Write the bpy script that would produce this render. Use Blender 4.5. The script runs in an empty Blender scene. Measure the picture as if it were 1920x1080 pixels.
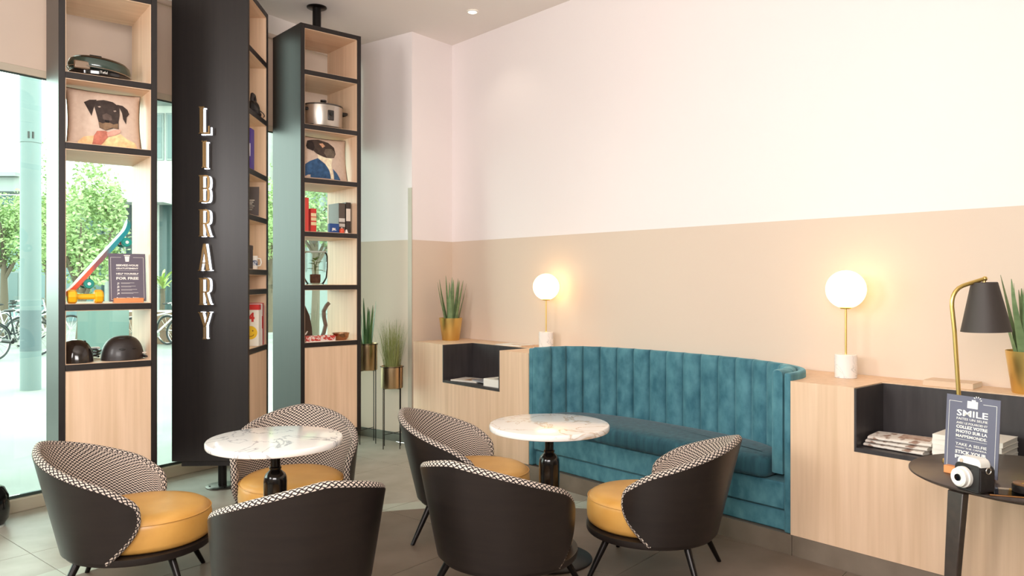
import bpy, bmesh, math, random
from mathutils import Vector, Matrix
random.seed(7)
sc = bpy.context.scene
PI = math.pi
# ------------------------------------------------------------------ camera, world, light, exposure
H = 1.525                      # eye height
F = 1440.0                     # focal length in pixels of the 1920 px wide frame
cam_d = bpy.data.cameras.new('camera'); cam = bpy.data.objects.new('camera', cam_d)
sc.collection.objects.link(cam)
cam.location = (0, 0, H); cam.rotation_euler = (PI/2, 0, 0)
cam_d.sensor_width = 36; cam_d.lens = F/1920*36; cam_d.shift_y = -13/1920; cam_d.clip_end = 300
sc.camera = cam
w = bpy.data.worlds.new('sky'); sc.world = w; w.use_nodes = True
bg = w.node_tree.nodes['Background']; bg.inputs[0].default_value = (0.90, 1.0, 0.95, 1); bg.inputs[1].default_value = 6.6
def area(name, loc, target, sx, sy, power, col):
    d = bpy.data.lights.new(name, 'AREA'); d.shape = 'RECTANGLE'; d.size = sx; d.size_y = sy
    d.energy = power; d.color = col
    o = bpy.data.objects.new(name, d); sc.collection.objects.link(o); o.location = loc
    o.rotation_euler = (Vector(target)-Vector(loc)).to_track_quat('-Z', 'Y').to_euler()
    return o
area('window_daylight', (-3.6, 0.7, 2.5), (1.8, 5.0, 1.3), 1.2, 1.2, 105, (1.0, 0.955, 0.94))
area('ceiling_bounce_fill', (-.6, 0.2, 2.1), (-1.0, 5.6, 3.86), 2.2, 1.2, 175, (1.0, 0.95, 0.93))  # unseen fill lamp, added to bounce light off the ceiling
vs = sc.view_settings
vs.view_transform = 'Standard'; vs.look = 'None'; vs.exposure = 0.02; vs.gamma = 1.0
try: vs.use_curve_mapping = False
except Exception: pass

# ------------------------------------------------------------------ helpers
C = sc.collection
AR = math.radians(41.16)
VX, VY = Vector((math.cos(AR), math.sin(AR))), Vector((-math.sin(AR), math.cos(AR)))
def RW(x, y, z=0.0):            # room axes (x across to the sofa wall, y along that wall) -> world
    p = VX*x + VY*y
    return Vector((p.x, p.y, z))
def lin(c):
    return tuple(((v/255)/12.92 if v/255 <= .04045 else ((v/255+.055)/1.055)**2.4) for v in c)
MATS = {}
def mat(name, col, rough=.5, metal=0., spec=.5, col2=None, nscale=(8,8,8), ndetail=4, namt=(.3,.7), bump=0., sheen=0., coat=0., emit=None, estr=1., trans=0., alpha=1.):
    if name in MATS: return MATS[name]
    m = bpy.data.materials.new(name); m.use_nodes = True; nt = m.node_tree; N = nt.nodes; L = nt.links
    b = N['Principled BSDF']
    b.inputs['Base Color'].default_value = (*lin(col), 1); b.inputs['Roughness'].default_value = rough
    b.inputs['Metallic'].default_value = metal; b.inputs['Specular IOR Level'].default_value = spec
    if sheen: b.inputs['Sheen Weight'].default_value = sheen; b.inputs['Sheen Roughness'].default_value = .4
    if coat: b.inputs['Coat Weight'].default_value = coat; b.inputs['Coat Roughness'].default_value = .1
    if emit: b.inputs['Emission Color'].default_value = (*lin(emit), 1); b.inputs['Emission Strength'].default_value = estr
    if trans: b.inputs['Transmission Weight'].default_value = trans
    if alpha < 1: b.inputs['Alpha'].default_value = alpha
    if col2 or bump:
        tc = N.new('ShaderNodeTexCoord'); mp = N.new('ShaderNodeMapping'); mp.inputs['Scale'].default_value = nscale
        nz = N.new('ShaderNodeTexNoise'); nz.inputs['Scale'].default_value = 1.0; nz.inputs['Detail'].default_value = ndetail
        L.new(tc.outputs['Object'], mp.inputs[0]); L.new(mp.outputs[0], nz.inputs['Vector'])
        if col2:
            cr = N.new('ShaderNodeValToRGB'); cr.color_ramp.elements[0].position = namt[0]; cr.color_ramp.elements[1].position = namt[1]
            cr.color_ramp.elements[0].color = (*lin(col), 1); cr.color_ramp.elements[1].color = (*lin(col2), 1)
            L.new(nz.outputs['Fac'], cr.inputs[0]); L.new(cr.outputs[0], b.inputs['Base Color'])
        if bump:
            bp = N.new('ShaderNodeBump'); bp.inputs['Strength'].default_value = bump; bp.inputs['Distance'].default_value = .01
            L.new(nz.outputs['Fac'], bp.inputs['Height']); L.new(bp.outputs[0], b.inputs['Normal'])
    MATS[name] = m
    return m

class MB:
    def __init__(s): s.v = []; s.f = []; s.uv = []
    def add(s, vs, fs, M=None, uvs=None):
        o = len(s.v)
        for p in vs: s.v.append(tuple(M @ Vector(p)) if M is not None else tuple(p))
        for k, f in enumerate(fs):
            s.f.append(tuple(i+o for i in f)); s.uv.append(uvs[k] if uvs else None)
        return s
    def bb(s, x0, x1, y0, y1, z0, z1, M=None):
        vs = [(x, y, z) for z in (z0, z1) for y in (y0, y1) for x in (x0, x1)]
        return s.add(vs, [(0,2,3,1),(4,5,7,6),(0,1,5,4),(2,6,7,3),(0,4,6,2),(1,3,7,5)], M)
    def box(s, c, d, M=None):
        return s.bb(c[0]-d[0]/2, c[0]+d[0]/2, c[1]-d[1]/2, c[1]+d[1]/2, c[2]-d[2]/2, c[2]+d[2]/2, M)
    def prism(s, poly, z0, z1, M=None):
        a = sum(poly[i][0]*poly[(i+1) % len(poly)][1]-poly[(i+1) % len(poly)][0]*poly[i][1] for i in range(len(poly)))
        if a < 0: poly = poly[::-1]
        n = len(poly)
        vs = [(p[0], p[1], z0) for p in poly]+[(p[0], p[1], z1) for p in poly]
        fs = [tuple(range(n-1, -1, -1)), tuple(range(n, 2*n))]+[(i, (i+1) % n, n+(i+1) % n, n+i) for i in range(n)]
        return s.add(vs, fs, M)
    def lathe(s, prof, n=24, c=(0,0,0), M=None, cap=True):
        vs = []; fs = []
        for r, z in prof:
            for k in range(n):
                a = 2*PI*k/n; vs.append((c[0]+r*math.cos(a), c[1]+r*math.sin(a), c[2]+z))
        m = len(prof)
        for j in range(m-1):
            for k in range(n):
                k2 = (k+1) % n; fs.append((j*n+k, j*n+k2, (j+1)*n+k2, (j+1)*n+k))
        if cap:
            if prof[0][0] > 1e-6: fs.append(tuple(range(n-1, -1, -1)))
            if prof[-1][0] > 1e-6: fs.append(tuple((m-1)*n+k for k in range(n)))
        return s.add(vs, fs, M)
    def cyl(s, c, r, z0, z1, n=20, M=None, r2=None):
        return s.lathe([(r, z0), (r if r2 is None else r2, z1)], n, c, M)
    def tube(s, pts, r, n=8, M=None, closed=False, flat=1.0):
        pts = [Vector(p) for p in pts]; m = len(pts); vs = []; fs = []
        rr = r if isinstance(r, (list, tuple)) else [r]*m
        up = Vector((0, 0, 1)); pa = None
        for i, p in enumerate(pts):
            t = (pts[(i+1) % m]-pts[i-1]) if closed else (pts[min(i+1, m-1)]-pts[max(i-1, 0)])
            t = t.normalized() if t.length > 1e-9 else Vector((0, 0, 1))
            if pa is not None and (pa-t*pa.dot(t)).length > .1: a = pa-t*pa.dot(t)     # carry the section along without twisting
            else:
                a = up.cross(t)
                if a.length < .05: a = Vector((1, 0, 0)).cross(t) if abs(t.x) < .9 else Vector((0, 1, 0)).cross(t)
            a.normalize(); b = t.cross(a); pa = a
            for k in range(n):
                an = 2*PI*k/n; vs.append(p+a*math.cos(an)*rr[i]+b*math.sin(an)*rr[i]*flat)
        for i in range(m if closed else m-1):
            j = (i+1) % m
            for k in range(n):
                k2 = (k+1) % n; fs.append((i*n+k, i*n+k2, j*n+k2, j*n+k))
        if not closed:
            fs.append(tuple(range(n-1, -1, -1))); fs.append(tuple((m-1)*n+k for k in range(n)))
        return s.add(vs, fs, M)
    def grid(s, fn, nu, nv, uv=None, M=None, flip=False, closeu=False):
        vs = [fn(i/nu, j/nv) for j in range(nv+1) for i in range(nu+1)]
        fs = []; us = []
        for j in range(nv):
            for i in range(nu):
                q = [(i, j), (i+1, j), (i+1, j+1), (i, j+1)]
                if flip: q = q[::-1]
                fs.append(tuple(b*(nu+1)+a for a, b in q)); us.append([uv(a/nu, b/nv) for a, b in q] if uv else None)
        return s.add(vs, fs, M, us)
    def ball(s, c, r, nu=16, nv=10, M=None, sc_=(1,1,1), z0=-1., z1=1.):
        prof = []
        for j in range(nv+1):
            a = math.asin(z0)+(math.asin(z1)-math.asin(z0))*j/nv
            prof.append((max(r*math.cos(a), 1e-5), r*math.sin(a)))
        T = Matrix.Translation(c) @ Matrix.Diagonal((*sc_, 1))
        return s.lathe(prof, nu, (0,0,0), (M @ T) if M is not None else T)
    def build(s, name, m, parent=None, loc=None, rz=0., bevel=0., ang=40, weld=False, rot=None, seg=2):
        me = bpy.data.meshes.new(name); me.from_pydata(s.v, [], s.f)
        if any(u for u in s.uv):
            ul = me.uv_layers.new(name='UVMap'); k = 0
            for fi, f in enumerate(s.f):
                for q in range(len(f)):
                    ul.data[k].uv = s.uv[fi][q] if s.uv[fi] else (0, 0); k += 1
        me.materials.append(m)
        if weld:
            bm = bmesh.new(); bm.from_mesh(me); bmesh.ops.remove_doubles(bm, verts=bm.verts, dist=1e-5); bm.to_mesh(me); bm.free()
        if ang:
            for p in me.polygons: p.use_smooth = True
            me.set_sharp_from_angle(angle=math.radians(ang))
        me.update()
        o = bpy.data.objects.new(name, me); C.objects.link(o)
        if parent: o.parent = parent
        if loc is not None: o.location = loc
        o.rotation_euler = rot if rot else (0, 0, rz)
        if bevel:
            bv = o.modifiers.new('bevel', 'BEVEL'); bv.width = bevel; bv.segments = seg; bv.limit_method = 'ANGLE'; bv.angle_limit = math.radians(50)
        return o
def tag(o, label, cat, group=None, kind=None):
    if label: o['label'] = label
    if cat: o['category'] = cat
    if group: o['group'] = group
    if kind: o['kind'] = kind
    return o
def thing(name, label, cat, loc=(0,0,0), rz=0., group=None):
    o = bpy.data.objects.new(name, None); C.objects.link(o); o.location = loc; o.rotation_euler = (0, 0, rz); o.empty_display_size = .05
    return tag(o, label, cat, group)
def struct(o): o['kind'] = 'structure'; return o
def dup(root, loc, rz, label=None):
    r = root.copy(); C.objects.link(r); r.location = loc; r.rotation_euler = (0, 0, rz)
    if label: r['label'] = label
    for ch in list(root.children):
        c = ch.copy(); C.objects.link(c); c.parent = r
        for g in list(ch.children):
            d = g.copy(); C.objects.link(d); d.parent = c
    return r
FC = {}
def text_mesh(txt, size, depth=.0006, bold=0.):
    cu = bpy.data.curves.new('lettering', 'FONT'); cu.body = txt; cu.size = size; cu.extrude = depth; cu.align_x = 'CENTER'; cu.resolution_u = 2
    cu.offset = bold
    o = bpy.data.objects.new('lettering', cu); C.objects.link(o)
    me = bpy.data.meshes.new_from_object(o)
    vs = [tuple(v.co) for v in me.vertices]; fs = [tuple(p.vertices) for p in me.polygons]
    bpy.data.objects.remove(o); bpy.data.curves.remove(cu); bpy.data.meshes.remove(me)
    return vs, fs
def text_to(mb, txt, size, cx, cy, width=None, bold=0., depth=.0006):   # in the xy plane, centred on cx, baseline cy
    vs, fs = text_mesh(txt, size, depth, bold)
    if not vs: return
    x0 = min(v[0] for v in vs); x1 = max(v[0] for v in vs); k = (width/(x1-x0)) if width else 1.0; mx = (x0+x1)/2
    mb.add([((v[0]-mx)*k+cx, v[1]+cy, v[2]) for v in vs], fs)
UPR = Matrix.Rotation(PI/2, 4, 'X')   # xy plane -> xz plane facing -y

# ------------------------------------------------------------------ materials
dark = mat('dark_laminate', (32,27,26), .36, spec=.42, col2=(38,32,30), nscale=(60,60,3))
def wood(name, sc3, a=(232,199,169), b=(217,183,150)):
    return mat(name, a, .45, col2=b, nscale=sc3, ndetail=6, namt=(.35,.68), bump=.03)
oak = wood('oak_vertical', (26,26,1.1))
oak_h = wood('oak_horizontal', (1.1,26,26))
blackwood = mat('black_stained_oak', (46,42,43), .42, col2=(60,55,56), nscale=(30,30,3))
brass = mat('brushed_brass', (228,196,120), .34, metal=1.)
brass_d = mat('satin_gold', (134,106,68), .38, metal=.8)
steel = mat('brushed_steel', (190,186,180), .25, metal=1.)
black_m = mat('black_metal', (30,26,25), .32, metal=.6)
black_p = mat('black_plastic', (24,22,22), .35)
white_p = mat('white_plastic', (238,234,226), .35)
paper = mat('white_paper', (240,236,228), .7)
stone = mat('grey_floor_stone', (176,170,158), .42, col2=(156,148,134), nscale=(5,5,5), ndetail=8, namt=(.3,.72))
def wall_mat():
    m = mat('two_tone_wall_paint', (240,232,226), .75); nt = m.node_tree; N = nt.nodes; L = nt.links; b = N['Principled BSDF']
    g = N.new('ShaderNodeNewGeometry'); sp = N.new('ShaderNodeSeparateXYZ'); gt = N.new('ShaderNodeMath'); gt.operation = 'GREATER_THAN'; gt.inputs[1].default_value = 1.913
    mx = N.new('ShaderNodeMix'); mx.data_type = 'RGBA'; mx.inputs[6].default_value = (*lin((222,202,184)), 1); mx.inputs[7].default_value = (*lin((244,234,232)), 1)
    L.new(g.outputs['Position'], sp.inputs[0]); L.new(sp.outputs['Z'], gt.inputs[0]); L.new(gt.outputs[0], mx.inputs[0]); L.new(mx.outputs[2], b.inputs['Base Color'])
    return m
wallm = wall_mat()
ceilm = mat('ceiling_paint', (240,231,224), .8)
def fabric_mat():
    m = mat('lozenge_woven_fabric', (220,205,190), .85); nt = m.node_tree; N = nt.nodes; L = nt.links; b = N['Principled BSDF']
    uv = N.new('ShaderNodeUVMap'); sp = N.new('ShaderNodeSeparateXYZ'); L.new(uv.outputs[0], sp.inputs[0])
    def op(o, a, b_, c=None):
        n = N.new('ShaderNodeMath'); n.operation = o
        for i, q in enumerate((a, b_, c)):
            if q is None: continue
            if isinstance(q, (int, float)): n.inputs[i].default_value = q
            else: L.new(q, n.inputs[i])
        return n.outputs[0]
    u = op('MULTIPLY', sp.outputs[0], 1/.027); v = op('MULTIPLY', sp.outputs[1], 1/.018)
    wob = op('MULTIPLY', op('SINE', op('MULTIPLY', v, 2*PI), 0), .10)
    u = op('ADD', u, wob)
    d1 = op('ABSOLUTE', op('SUBTRACT', op('FRACT', op('ADD', u, v), 0), .5), 0)
    d2 = op('ABSOLUTE', op('SUBTRACT', op('FRACT', op('SUBTRACT', u, v), 0), .5), 0)
    mn = op('MINIMUM', d1, d2); ln = op('LESS_THAN', mn, .165)
    mx = N.new('ShaderNodeMix'); mx.data_type = 'RGBA'; mx.inputs[6].default_value = (*lin((208,192,178)), 1); mx.inputs[7].default_value = (*lin((38,30,30)), 1)
    L.new(ln, mx.inputs[0]); L.new(mx.outputs[2], b.inputs['Base Color'])
    return m
fabric = fabric_mat()
mustard = mat('mustard_leather', (214,162,86), .36, col2=(204,150,74), nscale=(9,9,9), bump=.02)
shell_d = mat('dark_stained_shell', (31,25,23), .38, col2=(37,30,27), nscale=(4,4,40))
velvet = mat('teal_velvet', (44,98,114), .8, sheen=.35, col2=(88,142,154), nscale=(14,14,9), ndetail=9, namt=(.3,.72))
velvet.node_tree.nodes['Principled BSDF'].inputs['Sheen Tint'].default_value = (.45, .8, .85, 1)
def marble_mat(name, vein, sc_):
    m = mat(name, (240,235,230), .12, coat=.3); nt = m.node_tree; N = nt.nodes; L = nt.links; b = N['Principled BSDF']
    tc = N.new('ShaderNodeTexCoord'); nz = N.new('ShaderNodeTexNoise'); nz.inputs['Scale'].default_value = sc_; nz.inputs['Detail'].default_value = 8; nz.inputs['Distortion'].default_value = 1.4
    L.new(tc.outputs['Object'], nz.inputs['Vector'])
    s_ = N.new('ShaderNodeMath'); s_.operation = 'SUBTRACT'; s_.inputs[1].default_value = .5; L.new(nz.outputs['Fac'], s_.inputs[0])
    a_ = N.new('ShaderNodeMath'); a_.operation = 'ABSOLUTE'; L.new(s_.outputs[0], a_.inputs[0])
    cr = N.new('ShaderNodeValToRGB'); e = cr.color_ramp.elements; e[0].position = 0; e[0].color = (*lin(vein), 1); e[1].position = .015; e[1].color = (*lin((240,234,229)), 1)
    k = cr.color_ramp.elements.new(.006); k.color = (*lin(tuple((p+235)//2 for p in vein)), 1)
    L.new(a_.outputs[0], cr.inputs[0]); L.new(cr.outputs[0], b.inputs['Base Color'])
    return m
marble = marble_mat('grey_veined_marble', (172,168,168), 2.2)
marble_l = marble_mat('faint_veined_marble', (206,202,198), 5.0)
marble_w = marble_mat('warm_veined_marble', (206,182,156), 2.8)
def glass_mat(name, tint, rough=0.0, f0=1.45):
    m = bpy.data.materials.new(name); m.use_nodes = True; nt = m.node_tree; N = nt.nodes; L = nt.links
    for n in list(N):
        if n.type == 'BSDF_PRINCIPLED': N.remove(n)
    t = N.new('ShaderNodeBsdfTransparent'); t.inputs[0].default_value = (*tint, 1)
    g = N.new('ShaderNodeBsdfGlossy'); g.inputs['Roughness'].default_value = rough
    fr = N.new('ShaderNodeFresnel'); fr.inputs[0].default_value = f0
    mx = N.new('ShaderNodeMixShader'); L.new(fr.outputs[0], mx.inputs[0]); L.new(t.outputs[0], mx.inputs[1]); L.new(g.outputs[0], mx.inputs[2])
    L.new(mx.outputs[0], N['Material Output'].inputs[0])
    return m
pane_glass = glass_mat('green_tinted_glass', (.90,.98,.945))
clear_glass = glass_mat('clear_glass', (.985,.995,.99), 0., 1.13)
globe_m = mat('lit_opal_glass', (255,248,235), .3, emit=(255,208,140), estr=4.2)
led = mat('white_backlight', (255,255,255), .5, emit=(236,244,255), estr=1.7)

# ------------------------------------------------------------------ setting: floor, ceiling, walls, window
CAB = 3.976; WALL = 4.570; CEIL = 3.862
P0 = RW(4.03, 6.035); PC = RW(WALL, 6.13); Q = Vector((-1.4935, 7.60, 0))
FD = Vector((.565, .825, 0)); FN = Vector((-.825, .565, 0)); FB = FN*5.58     # window line
def FP(s, off=0., z=0.): p = FB+FD*s+FN*off; return Vector((p.x, p.y, z))
fl_poly = [FP(-5), FP(5.49), Q, P0, PC, RW(WALL, -3.5), RW(-3, -6.5)]
mb = MB(); mb.prism([(p.x, p.y) for p in fl_poly], -.2, -.006); floor = struct(mb.build('floor', mat('floor_joint_grout', (118,112,102), .7), ang=0))
# stone tiles laid on the floor slab
TA = math.radians(50.3); T = .9
tu = Vector((math.cos(TA), math.sin(TA))); tv = Vector((-math.sin(TA), math.cos(TA)))
def inside(p, poly):
    r = False; n = len(poly)
    for i in range(n):
        a, b = poly[i], poly[(i+1) % n]
        if (a.y > p.y) != (b.y > p.y) and p.x < (b.x-a.x)*(p.y-a.y)/(b.y-a.y)+a.x: r = not r
    return r
def clip(poly, a, b):           # keep the part of poly left of a->b
    out = []
    for i in range(len(poly)):
        p, q = poly[i], poly[(i+1) % len(poly)]
        sp = (b[0]-a[0])*(p[1]-a[1])-(b[1]-a[1])*(p[0]-a[0]); sq = (b[0]-a[0])*(q[1]-a[1])-(b[1]-a[1])*(q[0]-a[0])
        if sp >= 0: out.append(p)
        if (sp >= 0) != (sq >= 0):
            t = sp/(sp-sq); out.append((p[0]+(q[0]-p[0])*t, p[1]+(q[1]-p[1])*t))
    return out
INR = 2.6; INC = (-.054, 2.60)      # round inlay of taupe stone with a pale band
taupe = mat('taupe_stone', (128,112,99), .5, col2=(110,94,80), nscale=(3.5,3.5,3.5), ndetail=9, namt=(.3,.7)); band_m = mat('pale_mint_band', (190,194,180), .5, col2=(176,180,166), nscale=(4,4,4))
plinth_line = (RW(CAB-.002, -3.5), RW(CAB-.002, 5.93))
for i in range(-9, 12):
    for j in range(-4, 11):
        cx, cy = tu.x*i*T+tv.x*j*T*1+.25, tu.y*i*T+tv.y*j*T*1+.1
        if cy < .4 or abs(cx) > cy*.85+1.5: continue
        h = T/2-.002
        poly = [(cx+tu.x*a+tv.x*b, cy+tu.y*a+tv.y*b) for a, b in ((-h,-h),(h,-h),(h,h),(-h,h))]
        poly = clip(poly, (plinth_line[0].x, plinth_line[0].y), (plinth_line[1].x, plinth_line[1].y))
        if poly: poly = clip(poly, (FP(6).x, FP(6).y), (FP(-6).x, FP(-6).y)) if False else clip(poly, FP(6, -.002)[:2], FP(-6, -.002)[:2]) if sum(1 for p in poly if (Vector((p[0], p[1], 0))-FB).dot(FN) > 0) else poly
        if len(poly) >= 3 and poly: poly = clip(poly, P0[:2], Q[:2])
        if len(poly) >= 3:
            a = abs(sum(poly[k][0]*poly[(k+1) % len(poly)][1]-poly[(k+1) % len(poly)][0]*poly[k][1] for k in range(len(poly))))/2
            if a > .01:
                t = MB(); t.prism(poly, -.02, 0.0); t.build('tile', stone, floor, ang=0)
                for R_, z_, nm, m_ in ((INR+.17, .0008, 'pale_band', band_m), (INR, .0016, 'taupe_tile', taupe)):
                    pl_ = poly
                    area2 = sum(pl_[k][0]*pl_[(k+1) % len(pl_)][1]-pl_[(k+1) % len(pl_)][0]*pl_[k][1] for k in range(len(pl_)))
                    for k in range(120):
                        a0, a1 = 2*PI*k/120, 2*PI*(k+1)/120
                        if len(pl_) < 3: break
                        A_, B_ = (INC[0]+R_*math.cos(a0), INC[1]+R_*math.sin(a0)), (INC[0]+R_*math.cos(a1), INC[1]+R_*math.sin(a1))
                        if all((B_[0]-A_[0])*(p[1]-A_[1])-(B_[1]-A_[1])*(p[0]-A_[0]) >= 0 for p in pl_): continue
                        pl_ = clip(pl_, A_, B_)
                    if nm == 'pale_band' and all(math.hypot(p[0]-INC[0], p[1]-INC[1]) < INR for p in pl_): continue
                    if len(pl_) >= 3 and abs(sum(pl_[k][0]*pl_[(k+1) % len(pl_)][1]-pl_[(k+1) % len(pl_)][0]*pl_[k][1] for k in range(len(pl_)))) > .004:
                        t = MB(); t.prism(pl_, .0001, z_); t.build(nm, m_, floor, ang=0)
mb = MB(); mb.prism([(p.x, p.y) for p in fl_poly], CEIL, CEIL+.2); struct(mb.build('ceiling', ceilm, ang=0))
def slab(name, a, b, th, z0, z1, m, out=1):
    d = (b-a); d.z = 0; n = Vector((d.y, -d.x, 0)).normalized()*th*out
    o = MB().prism([(p.x, p.y) for p in (a, b, b+n, a+n)], z0, z1).build(name, m, ang=0)
    return struct(o)
slab('wall_right', PC, RW(WALL, -3.5), .2, 0, CEIL, wallm, -1)
slab('wall_front', RW(WALL, -3.5), RW(-3, -6.5), .2, 0, CEIL, wallm, -1)
slab('wall_left', RW(-3, -6.5), FP(-5), .2, 0, CEIL, wallm, -1)
slab('wall_back', P0, PC, .2, 0, CEIL, wallm, -1)
Q2 = Q+(Q-P0).normalized()*.15
slab('wall_corner', Q2, P0, .2, 0, CEIL, wallm, -1)
bs = slab('baseboard_corner', Q2, P0, .012, 0, .085, mat('grey_stone_skirting', (132,134,124), .5, col2=(112,112,102), nscale=(6,6,6), ndetail=8), 1)
g = MB(); n_ = Vector(((Q-P0).y, -(Q-P0).x, 0)).normalized()
gp = P0+(P0-Q).normalized()*.004
g.prism([(gp.x, gp.y), ((gp+(Q-P0).normalized()*.05).x, (gp+(Q-P0).normalized()*.05).y), ((gp+(Q-P0).normalized()*.05-n_*.006).x, (gp+(Q-P0).normalized()*.05-n_*.006).y), ((gp-n_*.006).x, (gp-n_*.006).y)], 0.0, 2.4)
struct(g.build('trim_1', mat('beige_corner_guard', (188,174,158), .35, metal=.2), ang=0))
# ---- glazed front
RF = math.atan2(FD.y, FD.x)
win = thing('window_1', None, None, FB, RF); win['kind'] = 'structure'
wf = mat('pale_anodised_frame', (206,196,176), .4, metal=.3)
MB().bb(-5, 5.44, -.03, .09, 0, .085).build('bottom_rail', wf, win, bevel=.004)
MB().bb(-5, 5.44, .005, .03, .086, .105).build('gasket', mat('dark_gasket', (48,62,58), .5), win)
MB().bb(-5, 5.44, -.02, .09, 3.70, CEIL-.003).build('head_rail', ceilm, win)
px = [-5, -3.2, -1.3, .6, 2.57, 4.06, 5.43]
for a, b in zip(px[:-1], px[1:]):
    MB().bb(a+.004, b-.004, .012, .022, .106, 3.699).build('pane', pane_glass, win, ang=0)
for k, (a, b, zb) in enumerate(((.62, 2.56, 2.90), (2.58, 4.05, 2.92), (4.07, 5.42, 2.84))):
    lb = ['pale roller blind half lowered over the glass at the far edge of the picture', 'pale roller blind lowered behind the dog cushion tower', 'pale roller blind lowered behind the slow cooker tower'][k]
    bl = thing('roller_blind', lb, 'blind', FB, RF, 'roller blinds on the glazed front')
    mb_ = mat('pinkish_blind_cloth', (214,194,178), .8)
    MB().bb(a+.02, b-.02, -.016, -.013, zb+.05, 3.66).build('cloth', mb_, bl, ang=0)
    MB().bb(a+.02, b-.02, -.022, -.008, zb, zb+.05).build('bottom_bar', mat('blind_bar', (196,184,166), .5), bl, bevel=.003)
    t = MB(); Mx = Matrix.Translation((a+.01, -.045, 3.668)) @ Matrix.Rotation(PI/2, 4, 'Y'); t.cyl((0,0,0), .022, 0, b-a-.02, 16, Mx); t.build('roller', mb_, bl)
    MB().bb(a+.02, b-.02, -.018, -.012, zb-.012, zb-.001).build('seal', mat('dark_gasket', (48,62,58), .5), bl)
# ---- recessed ceiling light
dl = thing('downlight', 'small round recessed downlight in the ceiling near the sofa wall', 'ceiling light', (-.342, 6.65, CEIL))
MB().lathe([(.05,-.001),(.05,-.008),(.038,-.012),(.036,-.004)], 24, cap=False).build('ring', white_p, dl)
MB().cyl((0,0,0), .036, -.006, -.003, 20).build('lens', mat('lit_lens', (255,255,240), .4, emit=(255,246,220), estr=8), dl)
sp = bpy.data.lights.new('downlight_lamp', 'SPOT'); sp.energy = 6; sp.spot_size = 1.9; sp.spot_blend = .6; sp.shadow_soft_size = .05; sp.color = (1,.9,.76)
so = bpy.data.objects.new('downlight_lamp', sp); C.objects.link(so); so.location = (-.342, 6.65, CEIL-.02)
# ------------------------------------------------------------------ built-in cabinets and sofa (room axes)
S0, S1 = 2.197, 4.356           # sofa bay along the wall
SM, SH = (S0+S1)/2, (S1-S0)/2
ZT, ZB, ZN = .969, .115, .655   # cabinet top, cabinet bottom, niche floor
NB = 4.31                       # niche back
def bay(tau, depth, half, n=2.5):       # rounded-U plan curve, tau -1..1
    a = abs(tau)
    return (CAB+depth*(max(0., 1-a**n))**(1/n), SM+half*tau)
def bay_pts(depth, half, n, steps=64, rev=False):
    pts = []
    for i in range(steps+1):
        th = -PI/2+PI*i/steps            # angle sampling keeps the ends dense
        c = abs(math.cos(th))**(2/n); s = math.copysign(abs(math.sin(th))**(2/n), math.sin(th))
        pts.append((CAB+depth*c, SM+half*s))
    return pts
OUT = bay_pts(WALL-CAB-.004, SH, 2.7)       # outer face of the sofa shell
def to_w(poly): return [tuple(RW(x, y)[:2]) for x, y in poly]
left_curve = [p for p in OUT if p[1] >= SM][::-1]    # from the far end to the middle
right_curve = [p for p in OUT if p[1] <= SM]         # from the near end to the middle
GAP = .003
def cabinet(label, curve, far, near, n0, n1, wall_end):
    c = thing('wall_cabinet', label, 'cabinet', (0,0,0), 0, None)
    W = WALL-.003
    if far > S1-.01:
        base = [(CAB, far)]+[(p[0]+.001, p[1]+.001) for p in curve]+[(W, curve[-1][1]), (W, far)]
        top = [(CAB, far), (CAB, n1), (NB, n1), (NB, n0), (CAB, n0)]+[(p[0]+.001, p[1]+.001) for p in curve]+[(W, curve[-1][1]), (W, far)]
    else:
        base = [(CAB, near)]+[(p[0]+.001, p[1]-.001) for p in curve]+[(W, curve[-1][1]-.002), (W, near)]
        top = [(CAB, near), (CAB, n0), (NB, n0), (NB, n1), (CAB, n1)]+[(p[0]+.001, p[1]-.001) for p in curve]+[(W, curve[-1][1]-.002), (W, near)]
    MB().prism(to_w(base), ZB, ZN).build('body', oak, c, ang=0)
    MB().prism(to_w(top), ZN, ZT).build('upper_body', oak, c, ang=0)
    e = .012
    ln = MB()
    ln.prism(to_w([(CAB-.001, n0+.0005), (NB, n0+.0005), (NB, n1-.0005), (CAB-.001, n1-.0005)]), ZN-.018, ZN+.004)
    ln.build('niche_floor', blackwood, c, ang=0)
    for a, b in ((n0+.0005, n0+e), (n1-e, n1-.0005)):
        MB().prism(to_w([(CAB-.001, a), (NB, a), (NB, b), (CAB-.001, b)]), ZN+.004, ZT-.004).build('niche_side', blackwood, c, ang=0)
    MB().prism(to_w([(NB-e, n0+e), (NB-.0005, n0+e), (NB-.0005, n1-e), (NB-e, n1-e)]), ZN+.004, ZT-.004).build('niche_back', blackwood, c, ang=0)
    return c
cab_l = cabinet('pale oak wall cabinet with small black open niche left of the sofa', left_curve, 5.93, None, 4.699, 5.473, True)
cab_r = cabinet('long pale oak wall cabinet with wide black niche holding newspapers', right_curve, S0, -2.5, .45, 1.84, False)
# stone plinth under cabinets and sofa
pl = MB(); pl.prism(to_w([(CAB+.012, -2.5), (WALL-.003, -2.5), (WALL-.003, 5.93), (CAB+.012, 5.93)]), 0.001, ZB-.001)
plinth_joint = mat('plinth_joint', (92,84,76), .8)
plinth = struct(pl.build('baseboard_right', mat('grey_stone_skirting', (132,134,124), .5), ang=0))
plinth.data.materials[0] = plinth_joint
plinth_m = mat('plinth_stone', (130,116,102), .4, col2=(110,96,82), nscale=(5,5,5), ndetail=8)

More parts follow.
